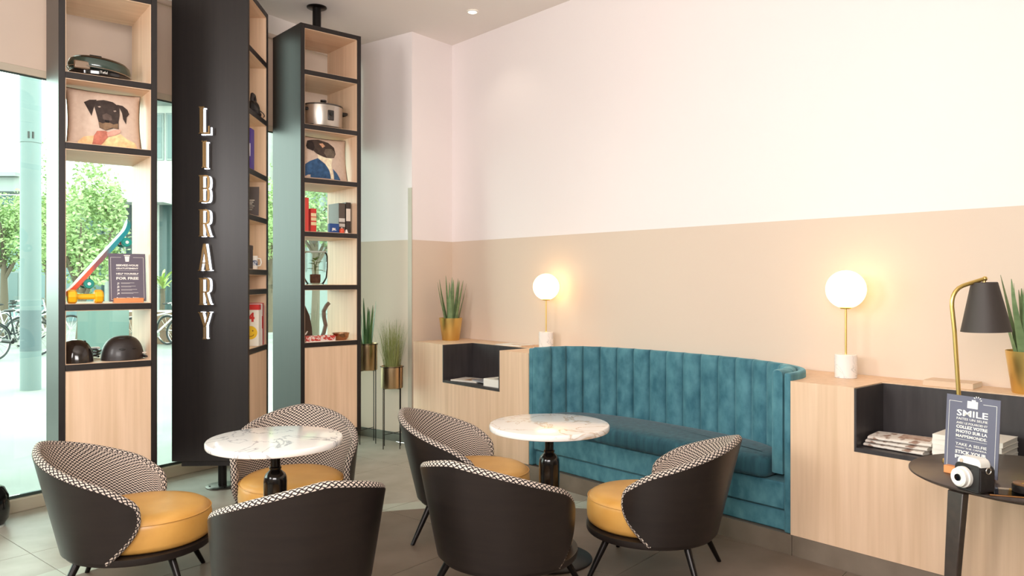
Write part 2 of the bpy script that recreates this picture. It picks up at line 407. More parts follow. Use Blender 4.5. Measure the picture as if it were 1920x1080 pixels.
for k in range(7):
    a_, b_ = 2.187-1.2*(k-3)+.0015, 2.187-1.2*(k-4)-.0015
    b_ = min(b_, 5.93)
    if b_ > a_: MB().prism(to_w([(CAB-.001, a_), (CAB+.0118, a_), (CAB+.0118, b_), (CAB-.001, b_)]), .0005, ZB-.001).build('stone_piece', plinth_m, plinth, ang=0)
seat_velvet = mat('ribbed_velvet_nap_shade', (26,66,80), .85, sheen=.12, col2=(44,92,104), nscale=(30,30,4), ndetail=6, namt=(.3,.7), bump=.15)  # same velvet as the back, ribbed, with nap shade put into a darker colour
sofa = thing('curved_banquette', 'teal velvet curved banquette sofa with channel-tufted back built into the oak cabinets', 'sofa', (0,0,0))
SZ = 1.022
# shell ribbon
inn = bay_pts(WALL-CAB-.045, SH-.04, 2.7)
ring = OUT+inn[::-1]
MB().prism(to_w(ring), ZB+.002, SZ-.012).build('shell', velvet, sofa, bevel=.012, seg=3)
# channels
def arc(pts):
    L = [0.]
    for a, b in zip(pts[:-1], pts[1:]): L.append(L[-1]+math.hypot(b[0]-a[0], b[1]-a[1]))
    return L
bk = bay_pts(WALL-CAB-.055, SH-.048, 2.7, 400)
LL = arc(bk)
def at_len(l):
    l = min(max(l, 0), LL[-1])
    lo, hi = 0, len(LL)-1
    while hi-lo > 1:
        m = (lo+hi)//2
        if LL[m] <= l: lo = m
        else: hi = m
    t = (l-LL[lo])/max(1e-9, LL[hi]-LL[lo])
    p = Vector((bk[lo][0]+(bk[hi][0]-bk[lo][0])*t, bk[lo][1]+(bk[hi][1]-bk[lo][1])*t))
    d = Vector((bk[hi][0]-bk[lo][0], bk[hi][1]-bk[lo][1])).normalized()
    return p, Vector((-d.y, d.x)) if True else d
NCH = 18
cw = LL[-1]/NCH
for k in range(NCH):
    NU, prof = 10, []
    def pos(u, off, z):
        p, n = at_len(k*cw+cw*(.015+.97*u))
        c = Vector((CAB-.3, SM))
        if n.dot(c-p) < 0: n = -n
        p = p+n*off
        return RW(p.x, p.y, z)
    def bulge(u): return .052+.034*(1-(abs(2*u-1))**2.6)**.6
    zs = [(.44,1), (.6,1), (.8,1), (.94,1), (SZ-.03,.985), (SZ-.012,.93), (SZ-.003,.82), (SZ,.62), (SZ-.002,.35), (SZ-.012,.08), (SZ-.03,0), (.44,0)]
    m_ = MB(); m_.grid(lambda u, v: pos(u, bulge(u)*zs[round(v*(len(zs)-1))][1], zs[round(v*(len(zs)-1))][0]), NU, len(zs)-1)
    for u in (0, 1):
        vs = [pos(u, bulge(u)*q[1], q[0]) for q in zs]; m_.add(vs, [tuple(range(len(vs)))])
    o = m_.build('channel', velvet, sofa, weld=True, ang=50)
# seat cushion
seat_in = bay_pts(WALL-CAB-.16, SH-.135, 2.7, 40)
fx = CAB-.035
def rounded_front(y0, y1, x, r):
    return [(x+r*(1-math.sin(a)), y0+r*(1-math.cos(a))) for a in (0, PI/8, PI/4, 3*PI/8, PI/2)]+[(x+r*(1-math.sin(a)), y1-r*(1-math.cos(a))) for a in (PI/2, 3*PI/8, PI/4, PI/8, 0)]
a0, a1 = seat_in[0][1], seat_in[-1][1]
sp_poly = [(CAB+.07, a0), (CAB+.0, a0+.002)]+rounded_front(a0, a1, fx, .05)+[(CAB+.07, a1)]+seat_in[::-1][2:-2]
def inset_poly(poly, t):
    cx_, cy_ = CAB+.25, SM
    return [(cx_+(x-cx_)*(1-t/.28), cy_+(y-cy_)*(1-t/(SH-.14))) for x, y in poly]
seat = MB()
layers = [(.405,.016), (.415,.004), (.432,0), (.478,0), (.503,.005), (.516,.018), (.523,.045), (.527,.09)]
n = len(sp_poly); vs = []
for z, t in layers:
    for x, y in inset_poly(sp_poly, t): vs.append(RW(x, y, z))
fs = [(j*n+i, j*n+(i+1) % n, (j+1)*n+(i+1) % n, (j+1)*n+i) for j in range(len(layers)-1) for i in range(n)]
fs += [tuple(range(n)), tuple((len(layers)-1)*n+i for i in range(n))]
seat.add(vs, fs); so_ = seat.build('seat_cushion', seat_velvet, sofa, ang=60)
bm = bmesh.new(); bm.from_mesh(so_.data); bmesh.ops.recalc_face_normals(bm, faces=bm.faces); bm.to_mesh(so_.data); bm.free()
for p in so_.data.polygons: p.use_smooth = True
MB().prism(to_w([(CAB+.012, S0+.045), (CAB+.012, S1-.045)]+[(x, y) for x, y in inn[::-1][3:-3]]), .240, .392).build('upper_base', velvet, sofa, bevel=.008)
MB().prism(to_w([(CAB+.032, S0+.045), (CAB+.032, S1-.045)]+[(x, y) for x, y in inn[::-1][3:-3]]), ZB+.002, .228).build('lower_base', velvet, sofa, bevel=.008)

# ------------------------------------------------------------------ globe lamps
def globe_lamp(label, x, y):
    p = RW(x, y, ZT)
    t = thing('globe_lamp', label, 'lamp', p, 0, 'opal globe lamps on the cabinets')
    MB().lathe([(.0,0),(.058,0),(.061,.003),(.061,.131),(.057,.135),(0,.135)], 32, cap=False).build('base', marble_l, t)
    MB().cyl((0,0,0), .006, .135, .40, 12).build('stem', brass, t)
    MB().lathe([(0,.396),(.03,.396),(.032,.402),(.026,.408)], 20, cap=False).build('collar', brass, t)
    MB().ball((0,0,.508), .11, 32, 20, z0=-.93).build('globe', globe_m, t)
    return t
globe_lamp('lit opal globe table lamp on marble base behind the far end of the sofa', 4.42, 4.625)
globe_lamp('lit opal globe table lamp on marble base beside the near end of the sofa', 4.36, 2.065)

# ------------------------------------------------------------------ cafe tables
def bistro(label, loc, mm, base_r=.235, rot=0.):
    t = thing('bistro_table', label, 'table', loc, rot, 'round marble pedestal tables')
    MB().lathe([(0,.706),(.32,.706),(.327,.709),(.33,.715),(.33,.734),(.326,.739),(.32,.74),(0,.74)], 64, cap=False).build('marble_top', mm, t)
    MB().lathe([(0,.69),(.12,.69),(.12,.705),(0,.705)], 24, cap=False).build('mount_plate', black_m, t)
    gl = mat('glossy_black_pedestal', (20,17,16), .18, metal=.3, coat=.4)
    MB().lathe([(.024,.69),(.024,.60),(.03,.594),(.03,.588),(.026,.583),(.034,.575),(.048,.562),(.055,.545),(.057,.52),(.056,.40),(.05,.2),(.046,.03),(.05,.02)], 28, cap=False).build('pedestal', gl, t)
    MB().lathe([(0,.0),(base_r,.0),(base_r,.006),(base_r-.01,.012),(.06,.02),(.05,.03),(0,.03)], 48, cap=False).build('base_plate', mat('satin_black_base', (46,40,37), .4, metal=.4), t)
    return t
bistro('round white marble pedestal table with grey veins nearer the window', (-1.182, 3.836, .0018), marble, rot=.6)
bistro('round white marble pedestal table with beige veins in front of the sofa', (.205, 4.22, .0018), marble_w, rot=1.1)

# ------------------------------------------------------------------ tub chairs
ZBS, ZR = .235, .722
def shell_pt(wv, v, off):
    ph = wv*math.radians(80+30*math.sin(min(v/.72, 1)*PI/2)-9*max(0, (v-.8)/.2)**2)
    zt = ZR-.185*abs(wv)**1.35-.02*max(0, (abs(wv)-.85)/.15)**2
    z = ZBS+(zt-ZBS)*v
    k = (z-ZBS)/(ZR-ZBS)
    rad = .318+.045*k-off; yc = -.075*k
    a = math.pi/2
    return Vector((1.05*rad*math.sin(ph), yc-rad*math.cos(ph)*1.0, z))
def make_chair(label, loc, rz):
    t = thing('tub_chair', label, 'chair', loc, rz, 'tub chairs around the marble tables')
    NU, NV = 40, 12
    def surf(off0, off1, uv=None):
        m = MB()
        m.grid(lambda u, v: shell_pt(2*u-1, v, off0), NU, NV, uv)
        m.grid(lambda u, v: shell_pt(2*u-1, v, off1), NU, NV, uv, flip=True)
        ring = [(u/NU, 0) for u in range(NU+1)]+[(1, v/NV) for v in range(1, NV+1)]+[(u/NU, 1) for u in range(NU-1, -1, -1)]+[(0, v/NV) for v in range(NV-1, 0, -1)]
        A = [shell_pt(2*u-1, v, off0) for u, v in ring]; B = [shell_pt(2*u-1, v, off1) for u, v in ring]; n = len(ring)
        m.add(A+B, [(i, n+i, n+(i+1) % n, (i+1) % n) for i in range(n)], uvs=[[uv(*ring[i])]*4 if uv else None for i in range(n)])
        return m
    UV = lambda u, v: ((2*u-1)*.34*math.radians(105), v*(ZR-ZBS))
    surf(0, .012).build('shell', shell_d, t, weld=True, ang=50)
    surf(.0125, .04, UV).build('upholstery', fabric, t, ang=50)
    ring = [(1, v/24) for v in range(0, 23)]+[(1-.012*q, .95+.05*math.sin(q*PI/8)) for q in (1, 2, 3)]+[(u/60, 1) for u in range(58, 1, -1)]+[(.012*q, .95+.05*math.sin(q*PI/8)) for q in (3, 2, 1)]+[(0, v/24) for v in range(22, -1, -1)]
    pts = [shell_pt(2*u-1, v, .02)+Vector((0, 0, .004 if v > .9 else 0)) for u, v in ring]
    pm = MB(); n0 = len(pts); L = [0]
    for a, b in zip(pts[:-1], pts[1:]): L.append(L[-1]+(b-a).length)
    tb = MB(); tb.tube(pts, .0195, 10)
    us = []
    for i in range(n0-1):
        for k in range(10):
            k1 = k+1; us.append([(L[i], k*.0115), (L[i], k1*.0115), (L[i+1], k1*.0115), (L[i+1], k*.0115)])
    us += [None, None]
    tb.uv = us
    tb.build('piping', fabric, t, ang=60)
    def oval(prof, rx, ry, cy, n=48):
        m = MB(); T_ = Matrix.Translation((0, cy, 0)) @ Matrix.Diagonal((rx, ry, 1, 1)); m.lathe(prof, n, (0,0,0), T_, cap=False); return m
    oval([(0,.208),(.94,.208),(.985,.213),(1,.222),(1,.246),(0,.246)], .328, .335, .03).build('seat_frame', shell_d, t)
    cush = oval([(0,.248),(.93,.248),(.985,.26),(1.005,.28),(1.01,.32),(1.0,.362),(.985,.38),(.95,.396),(.88,.408),(.7,.416),(.4,.42),(0,.421)], .291, .315, .047)
    co = cush.build('seat_cushion', mustard, t, ang=80)
    seam = MB(); seam.tube([(.291*.99*math.cos(q*2*PI/64), .047+.315*.99*math.sin(q*2*PI/64), .383) for q in range(64)], .003, 6, closed=True)
    seam.build('welt', mustard, co)
    for sx in (-1, 1):
        for y, fy in ((.2, .285), (-.2, -.285)):
            m = MB(); m.tube([(sx*.185, y, .214), (sx*.275, fy, 0.0)], [.019, .0115], 14); m.build('leg', black_m, t)
    return t
RUGZ = .0018
chairs = [
 ('dark tub chair with mustard seat, nearest the window, turned toward the grey-veined table', (-1.88, 3.82), -76),
 ('dark tub chair facing the camera behind the grey-veined marble table', (-1.27, 4.46), 187),
 ('dark tub chair seen from behind in front of the grey-veined table', (-.945, 3.34), 32),
 ('dark tub chair beyond the other chairs, side-on beside the beige-veined table', (-.255, 4.66), -98),
 ('dark tub chair seen from behind in front of the beige-veined table', (-.03, 3.68), -33),
 ('dark tub chair with mustard seat standing closest to the sofa front', (.755, 4.04), 66)]
c0 = make_chair(chairs[0][0], (*chairs[0][1], RUGZ), math.radians(chairs[0][2]))
for lb, p, a in chairs[1:]: dup(c0, (*p, RUGZ), math.radians(a), lb)

# ------------------------------------------------------------------ rotating shelf towers
TW, TD, TZ0, TZ1 = .55, .53, .25, 3.605
tower_group = 'dark shelf towers on posts by the window'
def tower(label, loc, ang, shelves, th=.038):
    t = thing('shelf_tower', label, 'shelf', (*loc, 0), ang, tower_group)
    x0, x1, y0, y1 = -TW/2, TW/2, -TD/2, TD/2; e = .036
    for s, a, b in ((-1, x0, x0+e), (1, x1-e, x1)):
        p = MB().bb(a, b, y0, y1, TZ0, TZ1).build('side_panel', dark, t, bevel=.002)
        q = (b, b+.004) if s < 0 else (a-.004, a)
        MB().bb(q[0]+(.0003 if s < 0 else 0), q[1]-(.0003 if s > 0 else 0), y0+.006, y1-.006, TZ0+.04, TZ1-.04).build('oak_lining', oak, p)
    def board(name, za, zb, under=True, over=True):
        p = MB().bb(x0+e+.0005, x1-e-.0005, y0, y1, za, zb).build(name, dark, t, bevel=.002)
        if under: MB().bb(x0+e+.004, x1-e-.004, y0+.006, y1-.006, za-.004, za-.0003).build('oak_veneer', oak_h, p)
        if over: MB().bb(x0+e+.004, x1-e-.004, y0+.006, y1-.006, zb+.0003, zb+.003).build('oak_veneer', oak_h, p)
    board('top_board', TZ1-e, TZ1, True, False)
    board('bottom_board', TZ0, TZ0+e, False, False)
    for z in shelves: board('shelf_board', z-th, z)
    zl = min(shelves)
    for y in (y0+.004, y1-.022):
        MB().bb(x0+e+.001, x1-e-.001, y, y+.018, TZ0+e+.001, zl-th-.005).build('door', oak, t)
    MB().bb(x0+.05, x1-.05, y0+.05, y1-.05, TZ0-.045, TZ0-.001).build('recessed_base', dark, t)
    MB().cyl((0,0,0), .031, .012, TZ0-.046, 20).build('floor_post', black_m, t)
    f = MB().lathe([(0,0),(.118,0),(.118,.006),(.112,.01),(.035,.012),(0,.012)], 36, cap=False).build('floor_flange', mat('grey_steel_flange', (96,92,86), .35, metal=.8), t)
    for k in range(4): MB().cyl((.09*math.cos(k*PI/2+.5), .09*math.sin(k*PI/2+.5), 0), .007, .0125, .016, 8).build('screw', black_m, f)
    MB().cyl((0,0,0), .036, TZ1+.0005, CEIL-.013, 20).build('ceiling_post', black_m, t)
    MB().lathe([(0,CEIL-.001),(.084,CEIL-.001),(.084,CEIL-.008),(.078,CEIL-.012),(0,CEIL-.012)], 32, cap=False).build('ceiling_flange', black_m, t)
    return t
T1L, T1A = (-2.655, 4.965), math.radians(38)
T2L, T2A = (-2.153, 5.71), math.radians(93.3)
T3L, T3A = (-1.665, 6.55), AR
tower('dark shelf tower closest to the camera holding a dog cushion and skateboard', T1L, T1A, [3.33, 2.785, 2.36, 1.385, 1.020])
tower('dark shelf tower turned side-on carrying the vertical lettering', T2L, T2A, [3.215, 2.765, 2.335, 2.005, 1.61, 1.465, 1.035])
tower('dark shelf tower holding a slow cooker, farthest along the window', T3L, T3A, [3.235, 2.795, 2.36, 1.925, 1.492, 1.025])
def TP(tl, ta, x, y, z): 
    return (tl[0]+x*math.cos(ta)-y*math.sin(ta), tl[1]+x*math.sin(ta)+y*math.cos(ta), z)

# ---- LIBRARY letters, brass with a lit back plate
sign = thing('library_sign', 'backlit brass letters spelling LIBRARY down the dark tower side', 'sign', TP(T2L, T2A, -TW/2, 0, 0), T2A-PI/2)
# local: x across the face (left to right as seen), y into the tower
LW, LH = .074, .19
def rect(x0, x1, z0, z1): return [(x0, z0), (x1, z0), (x1, z1), (x0, z1)]
st = .026; th_ = .013
def bowl(z0, z1, x0=.02, x1=LW, t=.016):
    r = []; n = 8
    cx, rz_ = x1-.022, (z1-z0)/2
    o_ = [(x0, z0)]+[(cx+.022*math.cos(a), (z0+z1)/2+rz_*math.copysign(abs(math.sin(a))**.55, math.sin(a))) for a in [-PI/2+PI*i/n for i in range(n+1)]]+[(x0, z1)]
    i_ = [(x0, z1-.010)]+[(cx-.002+(.022-t+.002)*math.cos(a), (z0+z1)/2+(rz_-.010)*math.copysign(abs(math.sin(a))**.55, math.sin(a))) for a in [PI/2-PI*i/n for i in range(n+1)]]+[(x0, z0+.010)]
    return o_+i_
stem_back = [rect(.006, .028, 0, LH)]
stem = [rect(.006, .006+.011, 0, LH), rect(.006+.016, .006+.022, 0, LH), rect(.006+.011, .006+.016, .006, .014), rect(.006+.011, .006+.016, LH-.014, LH-.006)]
serif = [rect(0, .036, 0, .007), rect(0, .036, LH-.007, LH)]
letters = {
 'L': stem+serif+[rect(.036, LW, 0, .010), rect(LW-.010, LW, .010, .055)],
 'I': [[(x+.02, z) for x, z in q] for q in stem+serif],
 'B': stem+serif+[bowl(.092, LH), bowl(0, .102)],
 'R': stem+serif+[bowl(.086, LH), [(.036, .092), (.050, .092), (LW, .007), (LW+.006, .007), (LW+.006, 0), (LW-.018, 0), (LW-.018, .007), (LW-.014, .007)]],
 'A': [[(.0, 0), (.012, 0), (.040, LH), (.030, LH)], [(LW-.024, 0), (LW-.002, 0), (.046, LH), (.030, LH)], rect(.014, LW-.02, .05, .058), rect(-.006, .020, 0, .006), rect(LW-.034, LW+.008, 0, .006)],
 'Y': [[(0, LH), (.022, LH), (.046, .085), (.034, .085)], [(LW-.010, LH), (LW, LH), (.046, .085), (.036, .085)], rect(.030, .036, 0, .09), rect(.040, .049, 0, .09), rect(.026, .054, 0, .006), rect(-.006, .030, LH-.006, LH), rect(LW-.020, LW+.006, LH-.006, LH)]}
for k, ch in enumerate('LIBRARY'):
    z = 2.745-k*.2395-LH
    m = MB()
    for q in letters[ch]: m.prism([(x-.055, zz+z) for x, zz in q], -.0005, .012)
    if ch in 'LIBR': m.prism([(x-.055+(.02 if ch == 'I' else 0), zz+z) for x, zz in rect(.0065, .0275, .001, LH-.001)], 0, .006)
    lo = m.build('letter', brass_d, sign, ang=30); lo.data.transform(UPR); lo.data.transform(Matrix.Translation((0, -.056, 0)))
    b = MB()
    for q in letters[ch]:
        cx_ = sum(p[0] for p in q)/len(q); cz_ = sum(p[1] for p in q)/len(q)
        b.prism([(x-.055, zz+z) for x, zz in q], 0, .010)
    bo = b.build('backlight', led, lo, ang=30); bo.data.transform(UPR); bo.data.transform(Matrix.Translation((0, -.004, 0)))
    pn = MB()
    for zz in (z+.012, z+LH-.012): pn.bb(-.055+.0285-.004, -.055+.0285-.0005, -.056, -.0005, zz-.002, zz+.002)
    pn.build('standoff', steel, lo)
# ------------------------------------------------------------------ things on the towers
VN = .0033
def on1(x, y, z): return TP(T1L, T1A, x, y, z+VN)
def on2(x, y, z): return TP(T2L, T2A, x, y, z+VN)
T2F = T2A-PI/2
def on2f(x, gap, hw, z): return TP(T2L, T2A, x, -TD/2+gap+hw, z+VN)
def on3(x, y, z): return TP(T3L, T3A, x, y, z+VN)
# -- electric grill
gr = thing('electric_grill', 'glossy black contact grill with green lid on the top shelf of the dog cushion tower', 'kitchen appliance', on1(-.02, -.05, 2.785), T1A)
el = Matrix.Diagonal((1.0, .78, 1, 1))
MB().lathe([(0,.012),(.15,.012),(.178,.028),(.182,.045),(.17,.058),(0,.058)], 36, (0,0,0), el, cap=False).build('base', mat('glossy_black', (20,18,18), .12, coat=.5), gr)
for sx in (-1, 1):
    for sy in (-1, 1): MB().cyl((sx*.10, sy*.075, 0), .012, 0, .013, 10).build('foot', black_p, gr)
tilt = Matrix.Translation((0,0,.06)) @ Matrix.Rotation(math.radians(5), 4, 'Y') @ el
MB().lathe([(0,.0),(.17,.0),(.18,.012),(.182,.03),(.172,.06),(0,.072)], 36, (0,0,0), tilt, cap=False).build('lid', mat('bottle_green_enamel', (50,66,58), .2, coat=.5), gr)
MB().lathe([(0,.062),(.12,.062),(.165,.064),(.15,.078),(.1,.088),(0,.092)], 36, (0,0,0), tilt, cap=False).build('top_cap', mat('smoked_bronze', (62,52,42), .25, metal=.4), gr)
r_ = MB(); r_.tube([(.183*math.cos(q*2*PI/48), .143*math.sin(q*2*PI/48), .062-.087*.183*math.cos(q*2*PI/48)+.002) for q in range(48)], .0035, 6, closed=True); r_.build('chrome_band', steel, gr)
h_ = MB(); h_.tube([(-.06, -.02, .14), (-.055, -.02, .163), (.005, -.02, .163), (.012, -.02, .142)], .009, 8); h_.build('handle', black_p, gr)
kn = MB(); kn.box((-.115, -.115, .075), (.09, .02, .05)); kn.build('side_clamp', mat('champagne_metal', (150,130,112), .3, metal=.6), gr, bevel=.008)
tx = MB(); text_to(tx, 'Tefal', .022, 0, 0); o = tx.build('brand_lettering', white_p, gr, ang=0); o.data.transform(UPR); o.data.transform(Matrix.Translation((.0, -.144, .033)))

# -- printed cushions
def cushion(name, label, loc, rz, hw, hh, thick, prints, group):
    t = thing(name, label, 'cushion', loc, rz, group)
    lean = Matrix.Rotation(math.radians(-7), 4, 'X')
    def outline(a, b):
        pin = 1-.06*(1-abs(b)**2)*abs(a)**6; pinb = 1-.05*(1-abs(a)**2)*abs(b)**6
        return a*hw*pin, b*hh*pinb
    def thk(a, b): return thick/2*max(0., (1-abs(a)**2.6)*(1-abs(b)**2.6))**.5
    def P(a, b, side, off=0.):
        x, z = outline(a, b); return lean @ Vector((x, side*(thk(a, b)+off), z+hh*.985))
    m = MB(); m.grid(lambda u, v: P(2*u-1, 2*v-1, -1), 22, 22); m.grid(lambda u, v: P(2*u-1, 2*v-1, 1), 22, 22, flip=True)
    cl = m.build('cover', mat('pinkish_linen', (214,192,174), .9, col2=(204,180,162), nscale=(40,40,40)), t, weld=True, ang=80)
    rim = [(2*u/12-1, -1) for u in range(12)]+[(1, 2*u/12-1) for u in range(12)]+[(1-2*u/12, 1) for u in range(12)]+[(-1, 1-2*u/12) for u in range(12)]
    pp = MB(); pp.tube([P(a, b, 0) for a, b in rim], .004, 6, closed=True); pp.build('piping', mat('olive_piping', (112,96,80), .9), t)
    for k, (nm, col, poly, rings) in enumerate(prints):
        cx = sum(p[0] for p in poly)/len(poly); cy = sum(p[1] for p in poly)/len(poly)
        dense = []
        for i in range(len(poly)):
            a, b = poly[i], poly[(i+1) % len(poly)]
            for q in range(3): dense.append((a[0]+(b[0]-a[0])*q/3, a[1]+(b[1]-a[1])*q/3))
        n = len(dense); vs = []; fs = []
        R = 6
        for r in range(R+1):
            f = 1-r/R
            for a, b in dense:
                aa = max(-.97, min(.97, cx+(a-cx)*f)); bb = max(-.97, min(.97, cy+(b-cy)*f))
                vs.append(P(aa, bb, -1, .0012+.0006*k))
        for r in range(R):
            for i in range(n): fs.append((r*n+i, r*n+(i+1) % n, (r+1)*n+(i+1) % n, (r+1)*n+i))
        q = MB(); q.add(vs, fs); q.build(nm, mat('print_'+'_'.join(map(str, col)), col, .9, col2=tuple(min(255, int(c*1.25+8)) for c in col), nscale=(30,30,30)), cl, ang=80)
    return t
def nrm(pts, cx, cy, sx, sy): return [((x-cx)/sx, (cy-y)/sy) for x, y in pts]
d1 = lambda pts: nrm(pts, 490, 665, 378, 335)
prints1 = [
 ('jacket_print', (220,174,128), d1([(215,955),(270,900),(370,880),(355,985),(220,985)]), 0),
 ('jacket_print', (224,178,132), d1([(500,890),(630,835),(700,885),(790,915),(825,985),(640,985),(440,985)]), 0),
 ('ear_print', (44,34,30), d1([(275,510),(330,475),(400,465),(385,520),(365,580),(345,665),(315,600)]), 0),
 ('ear_print', (48,38,34), d1([(600,495),(660,500),(710,540),(728,590),(700,630),(690,715),(660,660),(650,590),(630,540)]), 0),
 ('head_print', (50,40,36), d1([(385,480),(470,458),(560,470),(625,520),(625,620),(612,700),(612,785),(560,780),(480,815),(420,790),(410,720),(395,650),(375,560)]), 0),
 ('beard_print', (116,92,70), d1([(412,725),(450,740),(500,712),(560,738),(606,720),(606,780),(545,775),(480,812),(424,788)]), 0),
 ('muzzle_print', (78,64,58), d1([(450,640),(490,615),(540,640),(545,690),(500,705),(455,690)]), 0),
 ('nose_print', (20,16,16), d1([(470,695),(520,695),(515,725),(480,725)]), 0),
 ('eye_print', (150,132,120), d1([(405,548),(430,540),(438,552),(420,560)]), 0),
 ('eye_print', (150,132,120), d1([(560,578),(585,570),(592,582),(572,590)]), 0),
 ('scarf_print', (160,96,80), d1([(395,830),(480,820),(520,850),(500,890),(440,980),(355,980),(365,885)]), 0),
 ('scarf_print', (206,142,126), d1([(490,840),(560,805),(628,788),(625,825),(560,865),(500,880)]), 0)]
cushion('dog_cushion', 'square cushion printed with a dark dog wearing an orange jacket and scarf', on1(.0, -.12, 2.36), T1A, .215, .187, .13, prints1, 'dog portrait cushions in the towers')
d2 = lambda pts: nrm(pts, 338, 760, 262, 272)
prints2 = [
 ('coat_print', (44,74,108), d2([(85,1010),(75,930),(90,870),(160,815),(240,775),(320,840),(370,925),(395,1010)]), 0),
 ('coat_print', (52,82,114), d2([(400,885),(450,935),(505,1015),(430,1015)]), 0),
 ('collar_print', (226,196,168), d2([(240,725),(300,755),(400,765),(385,845),(400,930),(425,1010),(390,1005),(360,900),(310,830),(245,775)]), 0),
 ('head_print', (60,48,42), d2([(150,560),(190,545),(270,530),(370,560),(430,620),(440,700),(420,750),(330,760),(260,735),(225,715),(195,680),(140,665),(130,630)]), 0),
 ('muzzle_print', (92,80,68), d2([(330,650),(400,640),(435,680),(420,745),(340,755),(310,700)]), 0),
 ('patch_print', (186,142,112), d2([(268,590),(308,578),(330,615),(298,640)]), 0),
 ('ear_print', (36,28,26), d2([(150,565),(200,560),(215,640),(195,690),(140,665),(130,630)]), 0)]
cushion('dog_cushion', 'square cushion printed with a brown dog wearing a blue coat', on3(.0, -.14, 2.36), T3A, .218, .187, .12, prints2, 'dog portrait cushions in the towers')

# -- skateboard leaning in tower 1
def ramp_mat(name, stops, axis=0, rough=.35):
    m = mat(name, stops[0][1], rough); nt = m.node_tree; N = nt.nodes; L = nt.links
    tc = N.new('ShaderNodeTexCoord'); spx = N.new('ShaderNodeSeparateXYZ'); cr = N.new('ShaderNodeValToRGB')
    L.new(tc.outputs['Generated'], spx.inputs[0]); L.new(spx.outputs[axis], cr.inputs[0])
    e = cr.color_ramp.elements; e[0].position = stops[0][0]; e[0].color = (*lin(stops[0][1]), 1); e[1].position = stops[-1][0]; e[1].color = (*lin(stops[-1][1]), 1)
    for p, c in stops[1:-1]: q = e.new(p); q.color = (*lin(c), 1)
    L.new(cr.outputs[0], N['Principled BSDF'].inputs['Base Color'])
    return m
sk = thing('skateboard', 'small orange to teal skateboard leaning upright across the open shelf', 'skateboard', on1(-.045, -.10, 1.385), T1A)
LEN, ANG = .60, math.radians(51)
ca, sa = math.cos(ANG), math.sin(ANG)
MS = Matrix(((ca, 0, -sa, -.17), (0, 1, 0, 0), (sa, 0, ca, .045), (0, 0, 0, 1)))    # local: x along the deck, z deck normal (up-left)
deck = MB()
def deck_pt(u, v, top):
    x = u*LEN; w_ = .072*(1-abs(2*u-1)**5)**.45 if 0 < u < 1 else .0
    z = .03*max(0, (u-.86)/.14)**1.6+.012*max(0, (.1-u)/.1)**1.6
    return MS @ Vector((x, (2*v-1)*w_, z+(.012 if top else -.014)))
deck.grid(lambda u, v: deck_pt(.001+.998*u, v, True), 30, 8); deck.grid(lambda u, v: deck_pt(.001+.998*u, v, False), 30, 8, flip=True)
for v in (0, 1): deck.add([deck_pt(.001+.998*i/30, v, tp) for i in range(31) for tp in (0, 1)], [(2*i, 2*i+1, 2*i+3, 2*i+2) for i in range(30)])
deck.build('deck', ramp_mat('orange_teal_fade', [(0,(236,92,58)),(.36,(232,96,62)),(.44,(150,80,84)),(.6,(120,96,100)),(.68,(40,140,150)),(1,(20,140,146))], 0), sk, weld=True, ang=60)
for x in (.13, .47):
    tr = MB(); tr.box((x, 0, -.018), (.05, .045, .03), MS); tr.box((x, 0, -.038), (.022, .13, .018), MS); a = tr.build('truck', mat('coral_truck', (190,90,74), .4, metal=.3), sk)
    for sy in (-1, 1):
        wh = MB(); Mw = MS @ Matrix.Translation((x, sy*.075, -.042)) @ Matrix.Rotation(PI/2, 4, 'X')
        wh.lathe([(.01,-.02),(.026,-.02),(.03,-.014),(.03,.014),(.026,.02),(.01,.02)], 24, (0,0,0), Mw, cap=False); wo = wh.build('wheel', mat('teal_urethane', (20,140,128), .35), a)
        hb = MB(); hb.cyl((0,0,0), .0105, -.019, .019, 14, Mw); hb.build('hub', white_p, wo)
# -- yellow dumbbell
db = thing('dumbbell', 'small yellow dumbbell lying at the foot of the skateboard', 'dumbbell', on1(-.125, -.215, 1.385), T1A)
yl = mat('yellow_vinyl', (238,180,24), .4)
Mx = Matrix.Translation((0, 0, .041)) @ Matrix.Rotation(PI/2, 4, 'Y')
MB().cyl((0,0,0), .017, -.09, .09, 14, Mx).build('bar', yl, db)
for s in (-1, 1):
    MB().lathe([(0,s*.072-.024),(.036,s*.072-.024),(.043,s*.072-.014),(.043,s*.072+.014),(.036,s*.072+.024),(0,s*.072+.024)], 8, (0,0,0), Mx, cap=False).build('weight', yl, db, ang=25)

# -- printed notices
def notice(name, label, loc, rz, wd, ht, col, stand_w, content, stand=True, lean=6, block_h=.03):
    t = thing(name, label, 'sign', loc, rz)
    LM = Matrix.Translation((0, .006, .008)) @ Matrix.Rotation(math.radians(-lean), 4, 'X')
    b = MB().bb(-wd/2, wd/2, -.0015, .0015, 0, ht, LM).build('board', mat('slate_board_'+str(col[2]), col, .5), t)
    if stand: MB().bb(-stand_w/2, stand_w/2, -.03, -.0005, 0, block_h).build('wooden_block', mat('orange_wood', (226,150,92), .5, col2=(210,130,76), nscale=(2,30,30)), t, bevel=.002); MB().bb(-stand_w/2, stand_w/2, .012, .03, 0, block_h*.7).build('wooden_block', mat('orange_wood', (226,150,92), .5), t, bevel=.002)
    m = MB(); content(m, wd, ht)
    o = m.build('print', white_p, b, ang=0); o.data.transform(LM @ Matrix.Translation((0, -.0022, 0)) @ UPR)
    return t
